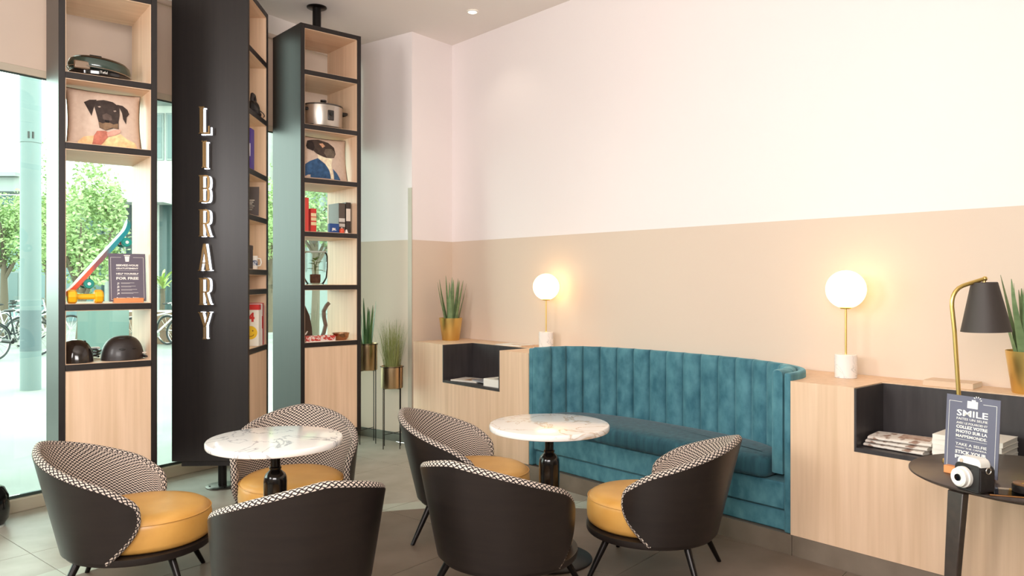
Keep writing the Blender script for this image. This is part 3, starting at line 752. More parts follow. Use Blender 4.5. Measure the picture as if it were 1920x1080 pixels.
def frame_lines(m, wd, ht, gap=.05, mg=.012):
    x, z0, z1, e = wd/2-mg, mg, ht-mg*2, .0014
    m.prism(rect(-x, -x+e, z0, z1), 0, .0005); m.prism(rect(x-e, x, z0, z1), 0, .0005); m.prism(rect(-x, x, z0, z0+e), 0, .0005)
    m.prism(rect(-x, -gap/2, z1-e, z1), 0, .0005); m.prism(rect(gap/2, x, z1-e, z1), 0, .0005)
def c_free(m, wd, ht):
    frame_lines(m, wd, ht, .07)
    k = ht/.305; top = ht-.024
    m.prism([(-.014*k, top+.006), (.014*k, top+.006), (.010*k, top-.028*k), (-.010*k, top-.028*k)], 0, .0005)
    m.prism(rect(-.018*k, .018*k, top+.009, top+.014), 0, .0005)
    W_ = wd*.60
    y = ht*.735
    text_to(m, 'SERVEZ-VOUS', .016*k, 0, y, W_, .0006); text_to(m, 'GRATUITEMENT', .014*k, 0, y-.019*k, W_, .0004)
    m.prism(rect(-W_/2, W_/2, y-.029*k, y-.0282*k), 0, .0005)
    text_to(m, 'HELP YOURSELF', .014*k, 0, y-.053*k, W_, .0005); m.prism(rect(-W_/2, W_/2, y-.062*k, y-.0612*k), 0, .0005)
    text_to(m, 'FOR FREE', .022*k, 0, y-.085*k, W_, .0007)
    for i in range(4):
        yy = y-.115*k-i*.021*k
        text_to(m, 'J%d' % (i+1), .016*k, -W_/2+.010*k, yy, None, .0005)
        m.prism(rect(-W_/2+.026*k, W_/2*(.6+.12*i if i < 3 else .95), yy+.008*k, yy+.0095*k), 0, .0005); m.prism(rect(-W_/2+.026*k, W_/2*(.2+.1*i), yy+.003*k, yy+.004*k), 0, .0005)
    text_to(m, 'Borrow, Use, Enjoy', .014*k, 0, y-.207*k, W_, .0003)
notice('free_notice', 'grey notice reading HELP YOURSELF FOR FREE in an orange wood stand', on1(.115, -.215, 1.385), T1A, .215, .305, (96,88,102), .17, c_free)
def c_small(m, wd, ht):
    for q in range(20):
        a, b = 2*PI*q/20, 2*PI*(q+1)/20; r0, r1 = .018, .022
        m.prism([(r0*math.cos(a)-.03, r0*math.sin(a)+ht*.78), (r1*math.cos(a)-.03, r1*math.sin(a)+ht*.78), (r1*math.cos(b)-.03, r1*math.sin(b)+ht*.78), (r0*math.cos(b)-.03, r0*math.sin(b)+ht*.78)], 0, .0005)
    for i in range(6): m.prism(rect(-wd*.38, wd*(.3-.05*(i % 3)), ht*.52-i*.014, ht*.52-i*.014+(.006 if i < 3 else .003)), 0, .0005)
notice('small_notice', 'small grey notice with a round white symbol inside the lettered tower', on2f(.05, .015, .08, 2.005), T2F, .16, .22, (86,78,78), .1, c_small, stand=False, lean=4)

# -- helmets
def helmet(label, loc, rz, col, rough, s=1.):
    t = thing('helmet', label, 'helmet', loc, rz, 'helmets on the lowest shelf of the dog cushion tower')
    m_ = mat('helmet_shell_'+str(rough), col, rough, coat=.3 if rough < .3 else .1)
    M_ = Matrix.Diagonal((.128*s, .105*s, .15*s, 1))
    def hp(u, v, k=1.):
        a = 2*PI*u; b = v*PI/2
        r = math.cos(b)**.75*k; return M_ @ Vector((r*math.cos(a), r*math.sin(a), (math.sin(b)**.92)*k+.02+.05*math.cos(a)*(1-v)*.6))
    m = MB(); m.grid(lambda u, v: hp(u, v*.999), 36, 14); m.grid(lambda u, v: hp(u, v*.999, .93), 36, 14, flip=True)
    m.add([hp(i/36, 0, kk) for i in range(36) for kk in (1., .93)], [(2*i, 2*((i+1) % 36), 2*((i+1) % 36)+1, 2*i+1) for i in range(36)])
    sh = m.build('shell', m_, t, weld=True, ang=60)
    for a, b in ((-1.9, .28), (-1.25, .28), (-1.95, .72), (-1.2, .72)):
        p = hp(a/(2*PI), b, 1.0); n = Vector((math.cos(a)*math.cos(b), math.sin(a)*math.cos(b), math.sin(b)))
        q = n.to_track_quat('Z', 'Y').to_matrix().to_4x4(); v_ = MB(); v_.ball((0,0,0), 1, 12, 6, Matrix.Translation(p) @ q @ Matrix.Diagonal((.02*s, .006*s, .004*s, 1))); v_.build('vent', black_p, sh)
    st_ = MB(); st_.tube([(.09*s, -.05*s, .03), (.125*s, -.10*s, .012), (.15*s, -.06*s, .008), (.12*s, .0, .01), (.09*s, .05*s, .03)], .006, 6); st_.build('chin_strap', black_p, t)
    return t
hm = helmet('matte black round skate helmet with chin strap beside the glossy one', on1(.10, -.12, 1.020), T1A+.2, (38,31,30), .42, 1.0)
MB().bb(.075, .115, -.087, -.085, .035, .043, Matrix.Rotation(.25, 4, 'Z')).build('white_sticker', white_p, hm)
helmet('glossy dark brown helmet half hidden by the tower frame', on1(-.165, -.13, 1.020), T1A+1.7, (34,26,22), .15, .92)
lk = thing('bike_lock', 'coiled black strap with white buckle between the two helmets', 'strap', on1(-.035, .06, 1.020), T1A)
q = MB(); q.tube([(.03*math.cos(a*.7)*(1+.02*a), .05*math.sin(a*.7), .010+.0022*a) for a in range(0, 26)], .007, 6); q.build('strap', black_p, lk)
MB().box((.0, -.005, .068), (.07, .05, .012)).build('buckle', white_p, lk, bevel=.004)

# -- tower 2 contents
ir = thing('steam_iron', 'black steam iron on the high shelf of the lettered tower', 'iron', on2f(.07, .0, .055, 2.765), T2A+.1)
def iron_out(u, k): 
    a = 2*PI*u; return (.13*math.cos(a)*k-(.02 if k < 1 else 0), (.055+.0*k)*math.sin(a)*(1-.55*max(0, math.cos(a)))*k)
m = MB()
lv = [(.004,1), (.02,1), (.022,.94), (.06,.86), (.085,.7), (.1,.5)]
m.grid(lambda u, v: Vector((*iron_out(u, lv[round(v*5)][1]), lv[round(v*5)][0])), 28, 5); m.add([Vector((*iron_out(i/28, 1), .004)) for i in range(28)], [tuple(range(27, -1, -1))]); m.add([Vector((*iron_out(i/28, .5), .1)) for i in range(28)], [tuple(range(28))])
m.build('body', black_p, ir, ang=50)
q = MB(); q.tube([(.03, 0, .095), (.045, 0, .13), (.01, 0, .155), (-.06, 0, .15), (-.085, 0, .11), (-.08, 0, .07)], .014, 10); q.build('handle', mat('dark_grey_plastic', (44,40,42), .4), ir)
q = MB(); q.tube([(-.09, 0, .10), (-.13, -.03, .07), (-.12, -.06, .02), (-.06, -.08, .008), (.02, -.075, .008), (.07, -.06, .008)], .004, 6); q.build('cord', black_p, ir)
def book(name, label, loc, rz, sx, sy, sz, cover, group=None, pages=True, marks=(), tilt=0., spine='-y'):
    # spine faces -y: sx thickness across, sy depth, sz height
    t = thing(name, label, 'book', loc, rz, group)
    T_ = Matrix.Rotation(tilt, 4, 'Y'); c = .0022
    m = MB(); m.bb(-sx/2, -sx/2+c, -sy/2, sy/2, 0, sz, T_); m.bb(sx/2-c, sx/2, -sy/2, sy/2, 0, sz, T_); m.bb(-sx/2, sx/2, -sy/2, -sy/2+c, 0, sz, T_)
    co = m.build('cover', mat('cover_%d_%d_%d' % cover, cover, .4), t, ang=0)
    if pages: MB().bb(-sx/2+c+.0002, sx/2-c-.0002, -sy/2+c+.0002, sy/2-.004, .003, sz-.003, T_).build('pages', paper, t, ang=0)
    for k, (col, z0, z1) in enumerate(marks):
        MB().bb(-sx/2+.002, sx/2-.002, -sy/2-.0008, -sy/2-.0001, sz*z0, sz*z1, T_).build('spine_print', mat('ink_%d_%d_%d' % col, col, .5), co, ang=0)
    return t
pb = 'purple books in the lettered tower'
book('slim_book', 'slim dark purple book, deeper in the shelf than the violet one', on2f(-.15, .028, .013, 2.335), T2F, .026, .09, .30, (62,44,118), pb)
book('slim_book', 'slim violet book with white spine lettering beside the dark purple one', on2f(-.15, .004, .011, 2.335), T2F, .022, .09, .29, (84,62,150), pb, marks=[((226,220,236),.3,.62)])
mg = thing('patterned_mug', 'white mug with blue pattern on the middle shelf of the lettered tower', 'mug', on2f(.02, .012, .042, 1.61), T2F)
MB().lathe([(0,.0),(.036,.0),(.04,.006),(.041,.1),(.037,.1),(.036,.01),(0,.01)], 28, cap=False).build('body', white_p, mg)
MB().lathe([(.0413,.028),(.0413,.066)], 28, cap=False).build('blue_band', mat('blue_glaze', (76,92,128), .3, col2=(200,204,212), nscale=(60,60,60), namt=(.45,.55)), mg)
q = MB(); q.tube([(.04,0,.08),(.062,0,.078),(.068,0,.05),(.06,0,.028),(.041,0,.025)], .005, 8); q.build('handle', white_p, mg)
bx = thing('gift_box', 'flat dark card box standing behind the patterned mug', 'box', on2f(-.15, .02, .008, 1.61), T2F)
MB().bb(-.008, .008, -.07, .07, 0, .17).build('body', mat('dark_card', (60,52,50), .6), bx, bevel=.002); MB().bb(-.0095, .0095, -.0715, .0715, .14, .172).build('lid', mat('dark_card_lid', (70,60,56), .6), bx, bevel=.002)
gb = 'games and books on the low shelf of the lettered tower'
gm = thing('board_game', 'white game box with red top and round yellow face printed on it', 'game box', on2f(.06, .008, .10, 1.035), T2F)
MB().bb(-.10, .10, -.03, .03, 0, .29).build('box_body', white_p, gm, bevel=.002)
MB().bb(-.101, .101, -.031, .031, .27, .31).build('lid_band', mat('red_card', (206,44,44), .4), gm, bevel=.002)
q = MB(); q.cyl((0,0,0), .05, 0, .001, 28); o = q.build('yellow_face', mat('yellow_ink', (240,196,40), .4), gm); o.data.transform(UPR); o.data.transform(Matrix.Translation((.04, -.0306, .10)))
q = MB(); q.cyl((-.017,.014,0), .005, 0, .0006, 10); q.cyl((.017,.014,0), .005, 0, .0006, 10); q.tube([(.028*math.cos(a), .028*math.sin(a), .0004) for a in [PI*1.15+PI*.7*i/8 for i in range(9)]], .002, 4)
o2 = q.build('face_features', mat('brown_ink', (120,70,30), .5), gm); o2.data.transform(UPR); o2.data.transform(Matrix.Translation((.04, -.0317, .10)))
q = MB(); text_to(q, '4', .09, .045, .185, None, .004); o = q.build('red_figure', mat('red_card', (206,44,44), .4), gm, ang=0); o.data.transform(UPR); o.data.transform(Matrix.Translation((0, -.0308, 0)))
for k, (lb, dx, col, hgt) in enumerate((('white and red paperback right beside the game box', .118, (236,226,220), .315), ('thin red book third along the low shelf of the lettered tower', .15, (196,60,58), .32), ('thin cream book with pink spine at the end of the low row', .18, (226,196,186), .30))):
    book('game_book', lb, on2(dx, -.18, 1.035), T2A, .022, .16, hgt, col, gb, marks=[((200,60,60),.4,.7)] if k == 0 else ())

# -- tower 3 contents
pt = thing('slow_cooker', 'oval brushed steel slow cooker with glass lid and black handles', 'slow cooker', on3(.0, -.12, 2.795), T3A)
E_ = Matrix.Diagonal((1, .8, 1, 1))
MB().lathe([(0,.012),(.155,.012),(.16,.02),(.165,.185),(.16,.19),(0,.19)], 40, (0,0,0), E_, cap=False).build('pot', mat('satin_steel_body', (196,186,176), .32, metal=.85), pt)
MB().lathe([(0,.0),(.15,.0),(.15,.0125),(0,.0125)], 32, (0,0,0), E_, cap=False).build('foot_ring', black_p, pt)
MB().lathe([(.168,.189),(.168,.197),(.15,.2),(.1,.212),(0,.22)], 40, (0,0,0), E_, cap=False).build('lid', mat('smoked_glass_lid', (88,80,74), .12, metal=.3), pt)
MB().lathe([(.0,.218),(.012,.218),(.012,.23),(.026,.234),(.026,.246),(0,.248)], 20, cap=False).build('lid_knob', black_p, pt)
for s in (-1, 1):
    q = MB(); q.tube([(s*.155,-.03,.15),(s*.2,-.03,.152),(s*.205,.0,.152),(s*.2,.03,.152),(s*.155,.03,.15)], .013, 8); q.build('handle', black_p, pt)
q = MB(); q.box((.0, -.131, .1), (.055, .014, .085)); cp = q.build('control_panel', mat('dark_panel', (52,46,44), .3), pt, bevel=.006)
q = MB(); q.cyl((0,0,0), .016, 0, .008, 20); o = q.build('dial', black_p, cp); o.data.transform(UPR); o.data.transform(Matrix.Translation((0, -.138, .11)))
q = MB(); q.tube([(-.15,.02,.02),(-.2,-.02,.006),(-.205,-.1,.006),(-.16,-.14,.006)], .004, 6); q.build('cord', black_p, pt)
rb = 'red books in the slow cooker tower'
book('red_book', 'tall thick red book against the tower side', on3(-.21, -.14, 1.925), T3A, .045, .18, .275, (214,66,56), rb)
book('red_book', 'shorter red book with cream lettering bands', on3(-.145, -.15, 1.925), T3A, .05, .16, .19, (206,52,44), rb, marks=[((232,206,160),.28,.42), ((232,206,160),.48,.62), ((236,214,170),.66,.8)])
dbk = 'dark books in the slow cooker tower'
book('dark_book', 'dark grey hardback with white spine figures in the slow cooker tower', on3(.135, -.10, 1.925), T3A, .06, .18, .255, (86,74,66), dbk, marks=[((210,204,196),.38,.5), ((196,188,180),.22,.32)])
book('dark_book', 'dark brown hardback next to the tower side with pale label', on3(.195, -.10, 1.925), T3A, .045, .18, .265, (62,52,48), dbk, marks=[((226,214,200),.4,.8)])
spk = thing('portable_speaker', 'small blue box-shaped speaker with white lettering', 'speaker', on3(.055, -.19, 1.925), T3A)
bl_ = mat('cobalt_blue', (28,72,138), .45)
MB().bb(-.045, .045, -.02, .02, 0, .078).build('body', bl_, spk, bevel=.006)
q = MB(); text_to(q, 'JBL', .026, 0, .022, .042, .0012); o = q.build('lettering', white_p, spk, ang=0); o.data.transform(UPR); o.data.transform(Matrix.Translation((-.005, -.0212, 0)))
q = MB(); q.tube([(.045,0,.06),(.056,0,.05),(.05,0,.03)], .003, 6); q.build('loop', black_p, spk)
tm = thing('kitchen_timer', 'small orange-red round timer between the blue speaker and books', 'timer', on3(.12, -.215, 1.925), T3A)
MB().lathe([(0,0),(.017,0),(.022,.012),(.02,.03),(.01,.04),(0,.041)], 20, cap=False).build('body', mat('orange_red', (226,84,52), .35), tm); MB().cyl((0,0,0), .005, .04, .048, 8).build('button', white_p, tm)
crd = thing('price_card', 'tiny white folded card beside the orange timer', 'card', on3(.158, -.222, 1.925), T3A)
q = MB(); q.prism([(-.014,0),(.014,0),(.001,.032),(-.001,.032)], -.009, .009); o = q.build('card', paper, crd, ang=0); o.data.transform(Matrix.Rotation(PI/2, 4, 'X'))
# terrarium
te = thing('glass_terrarium', 'clear domed glass terrarium with a small leafy plant inside', 'terrarium', on3(-.055, -.08, 1.492), T3A)
MB().lathe([(.06,.006),(.075,.012),(.098,.06),(.105,.15),(.104,.24),(.098,.262),(.085,.275)], 32, cap=False).build('glass_dome', clear_glass, te, ang=80)
MB().lathe([(0,0),(.07,0),(.072,.006),(.06,.012),(0,.012)], 28, cap=False).build('foot', clear_glass, te)
q = MB(); q.tube([(.085*math.cos(a*PI/16), .085*math.sin(a*PI/16), .275) for a in range(32)], .005, 6, closed=True); q.build('rim', mat('frosted_rim', (206,214,208), .3), te)
MB().lathe([(0,.013),(.04,.013),(.044,.03),(.044,.085),(0,.09)], 20, cap=False).build('soil_pot', mat('brown_soil', (96,62,44), .9, col2=(70,44,32), nscale=(60,60,60)), te)
gleaf = mat('leaf_green', (74,108,40), .45, col2=(110,140,58), nscale=(20,20,20))
def leaf(m, p, d, L_, w_, droop=.3):
    d = Vector(d).normalized(); s = d.cross(Vector((0,0,1)))
    s = s.normalized() if s.length > .01 else Vector((1,0,0))
    vs = []; n = 6
    for i in range(n+1):
        f = i/n; c = Vector(p)+d*L_*f+Vector((0,0,-droop*L_*f*f)); ww = w_*math.sin(PI*min(1, f*.92+.04))**.8
        vs += [c-s*ww, c+Vector((0,0,-ww*.25)), c+s*ww]
    m.add(vs, [(3*i+k, 3*i+k+1, 3*i+k+4, 3*i+k+3) for i in range(n) for k in (0, 1)])
stm = MB()
for a in range(4): stm.tube([(0,0,.088),(.006*math.cos(a*1.6), .006*math.sin(a*1.6), .13),(.012*math.cos(a*1.6), .012*math.sin(a*1.6), .19)], .003, 5)
stm.build('stems', mat('stem_green', (90,96,50), .6), te)
for a in range(9):
    an = a*2.4; z = .12+.012*a; q = MB(); leaf(q, (.008*math.cos(an), .008*math.sin(an), z), (math.cos(an), math.sin(an), .35+.06*a), .066, .021, .35); q.build('leaf', gleaf, te, ang=80)
# lower shelf of tower 3
fg = thing('wooden_figure', 'dark brown rounded flat wooden figure with ring hole near its head', 'ornament', on3(-.19, .01, 1.025), T3A)
def figure_shape(m, y0, y1):
    prof = [(-.04,0),(.15,0),(.145,.1),(.125,.2),(.085,.285),(.055,.33),(.045,.37),(.02,.392),(-.01,.385),(-.035,.36),(-.04,.3)]
    m.prism(prof, y0, y1)
q = MB(); figure_shape(q, 0, .03); o = q.build('body', mat('walnut_figure', (74,54,42), .55), fg, bevel=.004); o.data.transform(UPR); o.data.transform(Matrix.Translation((0, .015, 0)))
q = MB(); q.tube([(.018+.018*math.cos(a*PI/12), .022*math.sin(a*PI/12)+.335, 0) for a in range(24)], .006, 6, closed=True); o = q.build('white_ring', white_p, fg); o.data.transform(UPR); o.data.transform(Matrix.Translation((0, -.018, 0)))
tl = thing('curved_tail', 'grey-brown bent flat strip standing up like a tail', 'ornament', on3(-.01, -.08, 1.025), T3A)
path = [(0,0),(.03,.06),(.045,.12),(.03,.19),(.028,.24),(.055,.285),(.075,.305)]
q = MB()
for (a, b) in zip(path[:-1], path[1:]):
    d = Vector((b[0]-a[0], b[1]-a[1])).normalized()*.0135; nn = (-d.y, d.x)
    q.prism([(a[0]-nn[0]-d.x*.3, a[1]-nn[1]-d.y*.3), (b[0]-nn[0]+d.x*.3, b[1]-nn[1]+d.y*.3), (b[0]+nn[0]+d.x*.3, b[1]+nn[1]+d.y*.3), (a[0]+nn[0]-d.x*.3, a[1]+nn[1]-d.y*.3)], 0, .02)
o = q.build('strip', mat('taupe_strip', (120,100,86), .6), tl, ang=30); o.data.transform(UPR); o.data.transform(Matrix.Translation((0, 0, .004)))
MB().bb(-.03, .03, -.04, .02, 0, .004).build('foot', mat('taupe_strip', (120,100,86), .6), tl)
tr = thing('patterned_tray', 'red and white patterned shallow tray in front of the wooden figure', 'tray', on3(-.09, -.20, 1.025), T3A)
rp = mat('red_lattice_print', (196,60,50), .5, col2=(232,206,196), nscale=(45,45,45), namt=(.47,.53), ndetail=1)
q = MB(); q.bb(-.13, .13, -.055, .055, 0, .006); q.build('tray_base', paper, tr)
for a in ((-.13, .13, -.055, -.051), (-.13, .13, .051, .055), (-.13, -.126, -.0505, .0505), (.126, .13, -.0505, .0505)): MB().bb(*a, .0062, .045).build('tray_side', rp, tr)
rd = thing('red_teapot', 'small glossy red pot with white spout by the wooden figure', 'teapot', on3(-.205, -.105, 1.025), T3A)
MB().lathe([(0,0),(.03,0),(.04,.02),(.038,.06),(.024,.085),(.01,.09),(0,.09)], 24, cap=False).build('body', mat('glossy_red', (176,30,30), .2, coat=.4), rd)
MB().ball((0,0,.098), .010, 12, 8).build('knob', white_p, rd)
q = MB(); q.tube([(.035,0,.05),(.055,-.0,.06),(.068,0,.08)], [.009,.007,.005], 8); q.build('spout', white_p, rd)
bw = thing('metal_bowl', 'small hammered copper-coloured bowl on the low shelf beside the tray', 'bowl', on3(.13, -.18, 1.025), T3A)
MB().lathe([(0,0),(.045,0),(.062,.02),(.07,.05),(.072,.056),(.066,.056),(.058,.022),(.042,.006),(0,.006)], 32, cap=False).build('bowl', mat('copper_bowl', (186,140,106), .22, metal=1.), bw)
MB().lathe([(.066,.054),(.0735,.054),(.0735,.06),(.066,.06),(.066,.054)], 32, cap=False).build('rim', mat('copper_bowl', (186,140,106), .22, metal=1.), bw)

# ------------------------------------------------------------------ plants
aloe_m = mat('aloe_green', (104,128,84), .5, col2=(128,150,104), nscale=(10,10,30))
grass_m = mat('dry_grass_green', (150,152,92), .7, col2=(126,136,74), nscale=(20,20,5))
def aloe_leaf(p, an, lean, L_, w_, curl):
    m = MB(); d = Vector((math.cos(an), math.sin(an), 0)); s = Vector((-d.y, d.x, 0)); vs = []; n = 9
    for i in range(n+1):
        f = i/n; r = lean*L_*(f+curl*f*f*(1-f)); c = Vector(p)+d*r+Vector((0,0,L_*f*math.sqrt(max(.05, 1-lean*lean)))); ww = w_*(1-f)**.75+.0015; t_ = w_*.38*(1-f)+.001
        vs += [c-s*ww+d*-t_*.2, c+d*t_, c+s*ww-d*t_*.2, c-d*t_*.5]
    m.add(vs, [(4*i+k, 4*i+(k+1) % 4, 4*i+4+(k+1) % 4, 4*i+4+k) for i in range(n) for k in range(4)]+[(0,1,2,3)])
    return m
def aloe(label, loc, r, h, leaf_l, nl, seed, group):
    t = thing('potted_aloe', label, 'potted plant', loc, seed*.7, group); rd_ = random.Random(seed)
    MB().lathe([(0,0),(r*.72,0),(r*.74,.004),(r,h),(r*.97,h),(r*.93,h-.02),(0,h-.02)], 36, cap=False).build('pot', brass, t, ang=50)
    MB().lathe([(0,h-.016),(r*.92,h-.016)], 24, cap=False).build('soil', mat('dark_soil', (60,46,36), .95), t)
    for k in range(nl):
        an = 2*PI*k/nl*2.0+rd_.uniform(-.25,.25); rr = r*(.15+.55*(k/nl)); ln = .04+.20*(k/nl)+rd_.uniform(0,.05)
        m = aloe_leaf((rr*math.cos(an), rr*math.sin(an), h-.02), an, ln, leaf_l*rd_.uniform(.75,1.0), .021*r/.1, rd_.uniform(-.3,.5)); m.build('leaf', aloe_m, t, ang=70)
    return t
aloe('aloe plant in a gold pot on the cabinet by the far wall', RW(4.33, 5.83, ZT), .110, .21, .42, 13, 3, 'aloes in gold pots on the cabinets')
aloe('aloe plant in a gold pot behind the black desk lamp', RW(4.44, 1.17, ZT), .112, .21, .42, 14, 8, 'aloes in gold pots on the cabinets')
# plant stands near the corner wall
def stand_pot(lab_stand, lab_plant, loc, rz, pr, ph, zt, kind, seed, gs):
    s = thing('plant_stand', lab_stand, 'plant stand', loc, rz, gs); zb = zt-ph
    for k in range(4):
        a = PI/4+k*PI/2; x, y = (pr+.006)*math.cos(a), (pr+.006)*math.sin(a)
        q = MB(); q.tube([(x, y, 0), (x, y, zt-.004)], .0042, 6); q.build('leg', black_m, s)
    q = MB(); q.tube([((pr+.006)*math.cos(a*PI/20), (pr+.006)*math.sin(a*PI/20), zt-.008) for a in range(40)], .0032, 5, closed=True); q.build('hoop', black_m, s)
    for k in (0, 1):
        a = PI/4+k*PI/2; q = MB(); q.tube([((pr+.006)*math.cos(a), (pr+.006)*math.sin(a), .13+.004*k), (-(pr+.006)*math.cos(a), -(pr+.006)*math.sin(a), .13+.004*k)], .003, 5); q.build('crossbar', black_m, s)
        q = MB(); q.tube([((pr+.006)*math.cos(a), (pr+.006)*math.sin(a), zb-.006), (-(pr+.006)*math.cos(a), -(pr+.006)*math.sin(a), zb-.006)], .003, 5); q.build('crossbar', black_m, s)
    t = thing('potted_plant', lab_plant, 'potted plant', (loc[0], loc[1], zb-.002), rz)
    pm_ = mat('bronze_pot', (214,184,144), .3, metal=1.)
    MB().lathe([(0,0),(pr-.004,0),(pr,.004),(pr,ph),(pr-.004,ph),(pr-.006,ph-.02),(0,ph-.02)], 36, cap=False).build('pot', pm_, t, ang=50)
    MB().lathe([(0,ph-.017),(pr-.008,ph-.017)], 24, cap=False).build('soil', mat('dark_soil', (60,46,36), .95), t)
    r_ = random.Random(seed)
    if kind == 'grass':
        m = MB()
        for k in range(420):
            a = r_.uniform(0, 2*PI); rr = pr*.75*math.sqrt(r_.random()); an = a+r_.uniform(-.6,.6); ln = r_.uniform(.03,.30)*(.35+rr/pr); L_ = r_.uniform(.26,.47); cu = r_.uniform(0,.5)
            p = Vector((rr*math.cos(a), rr*math.sin(a), ph-.02)); d = Vector((math.cos(an), math.sin(an), 0)); s_ = Vector((-d.y, d.x, 0)); vs = []
            for i in range(5):
                f = i/4; c = p+d*(ln*L_*(f+cu*f*f*.6))+Vector((0,0,L_*f*(1-.25*cu*f*f))); w_ = .0016*(1-f*.8); vs += [c-s_*w_, c+s_*w_]
            m.add(vs, [(2*i, 2*i+1, 2*i+3, 2*i+2) for i in range(4)])
        g_ = m.build('grass_blades', grass_m, t, ang=0); g_['kind'] = 'stuff'
    else:
        dg = mat('sansevieria_green', (58,98,52), .4, col2=(96,134,78), nscale=(20,20,8))
        for k in range(12):
            a = k*2.4; rr = pr*.55*math.sqrt((k+.5)/12); m = aloe_leaf((rr*math.cos(a), rr*math.sin(a), ph-.02), a, .04+.12*k/12, r_.uniform(.30,.46), .017, .1); m.build('leaf', dg, t, ang=70)
stand_pot('tall black wire plant stand half hidden by the slow cooker tower', 'upright green leaved plant in a tall bronze pot by the slow cooker tower', (-1.37, 7.25, 0), .3, .098, .25, .94, 'blade', 4, 'black wire plant stands')
stand_pot('lower black wire plant stand holding the grass', 'feathery dry green grass in a bronze pot on the lower stand', (-1.10, 7.04, 0), .1, .10, .20, .75, 'grass', 5, 'black wire plant stands')
# ------------------------------------------------------------------ papers and books on the cabinets
def magazine(name, label, x, y, z, rz, sx, sy, sz, cover, cat='magazine', group=None, accent=None):
    p = RW(x, y, z); t = thing(name, label, cat, p, AR+rz, group)
    m = MB(); m.bb(-sx/2, sx/2, -sy/2, sy/2, 0, .0012); m.bb(-sx/2, sx/2, -sy/2, sy/2, sz-.0012, sz); m.bb(-sx/2, -sx/2+.0012, -sy/2, sy/2, .0012, sz-.0012)
    c = m.build('cover', mat('cover_%d_%d_%d' % cover, cover, .4), t, ang=0)
    MB().bb(-sx/2+.0014, sx/2-.002, -sy/2+.002, sy/2-.002, .0013, sz-.0013).build('pages', paper, t, ang=0)
    if accent: MB().bb(-sx*.3, sx*.25, -sy*.35, sy*.1, sz, sz+.0004).build('cover_picture', mat('ink_%d_%d_%d' % accent, accent, .4, col2=tuple(min(255, q+60) for q in accent), nscale=(25,25,25)), c, ang=0)
    return t
nz = ZN+.0045
lg = 'magazines in the small black niche'
magazine('magazine', 'white magazine lying flat in the small niche by its far side', 4.13, 5.27, nz, .25, .21, .28, .010, (232,226,216), group=lg, accent=(150,120,90))
magazine('magazine', 'dark-printed magazine overlapping the white one in the small niche', 4.17, 5.06, nz+.0105, -.2, .21, .26, .008, (150,150,156), group=lg, accent=(70,76,96))
for k in range(4):
    magazine('brochure', ['lowest','second lowest','second highest','topmost'][k]+' white brochure of the stack in the small niche', 4.11, 4.84, nz+k*.0152, .03*(-1)**k, .21, .2, .015, (240,236,228), 'brochure', 'brochure stack in the small niche', accent=(110,104,96) if k == 3 else None)
magazine('magazine', 'open white magazine on the cabinet top above the small niche', 4.42, 5.02, ZT, .15, .20, .27, .006, (236,230,222), group='magazines on the cabinet top', accent=(190,170,150))
magazine('magazine', 'orange-edged magazine on the cabinet top beside the far globe lamp', 4.44, 4.77, ZT, -.1, .19, .16, .006, (206,160,120), group='magazines on the cabinet top')
def newspaper(label, x, y, z, rz, sz):
    t = thing('newspaper', label, 'newspaper', RW(x, y, z), AR+rz, 'folded newspapers in the wide niche'); m = MB(); n = 10
    def fold(u, v):      # folded sheet: rounded spine at one end
        a = 2*PI*u; e = .5*math.copysign(abs(math.cos(a))**.35, math.cos(a)); f = .5*math.copysign(abs(math.sin(a))**.6, math.sin(a))
        return Vector((.10*2*e, -.15+.30*v, sz/2+sz*f*(1-.1*v)))
    m.grid(fold, 28, 8); m.add([fold(i/28, 0) for i in range(28)], [tuple(range(28))]); m.add([fold(i/28, 1) for i in range(28)], [tuple(range(27, -1, -1))])
    m.build('folded_sheets', mat('newsprint', (226,216,206), .85, col2=(150,120,104), nscale=(14,22,60), namt=(.52,.62)), t, weld=True, ang=60)
    MB().bb(-.05, .07, -.13, .02, sz*.955, sz*1.004).build('front_picture', mat('newsprint_photo', (150,112,92), .8, col2=(214,190,174), nscale=(30,30,30)), t, ang=0)
for k in range(3): newspaper(['lowest folded newspaper in the wide niche','middle folded newspaper in the wide niche','topmost folded newspaper in the wide niche'][k], 4.13+.004*k, 1.665-.006*k, nz+k*.0205, .08*k-.05, .02)
for k in range(5):
    magazine('guide_book', ['lowest','second lowest','middle','second highest','topmost'][k]+' white guide book of the stack behind the SMILE notice', 4.12, 1.32, nz+k*.0245, .015*(-1)**k, .23, .30, .024, (242,236,226), 'book', 'guide book stack in the wide niche')
magazine('paperback', 'tan-covered white book lying on the cabinet top behind the desk lamp stem', 4.44, 1.53, ZT, .03, .15, .24, .028, (216,188,160), 'book')

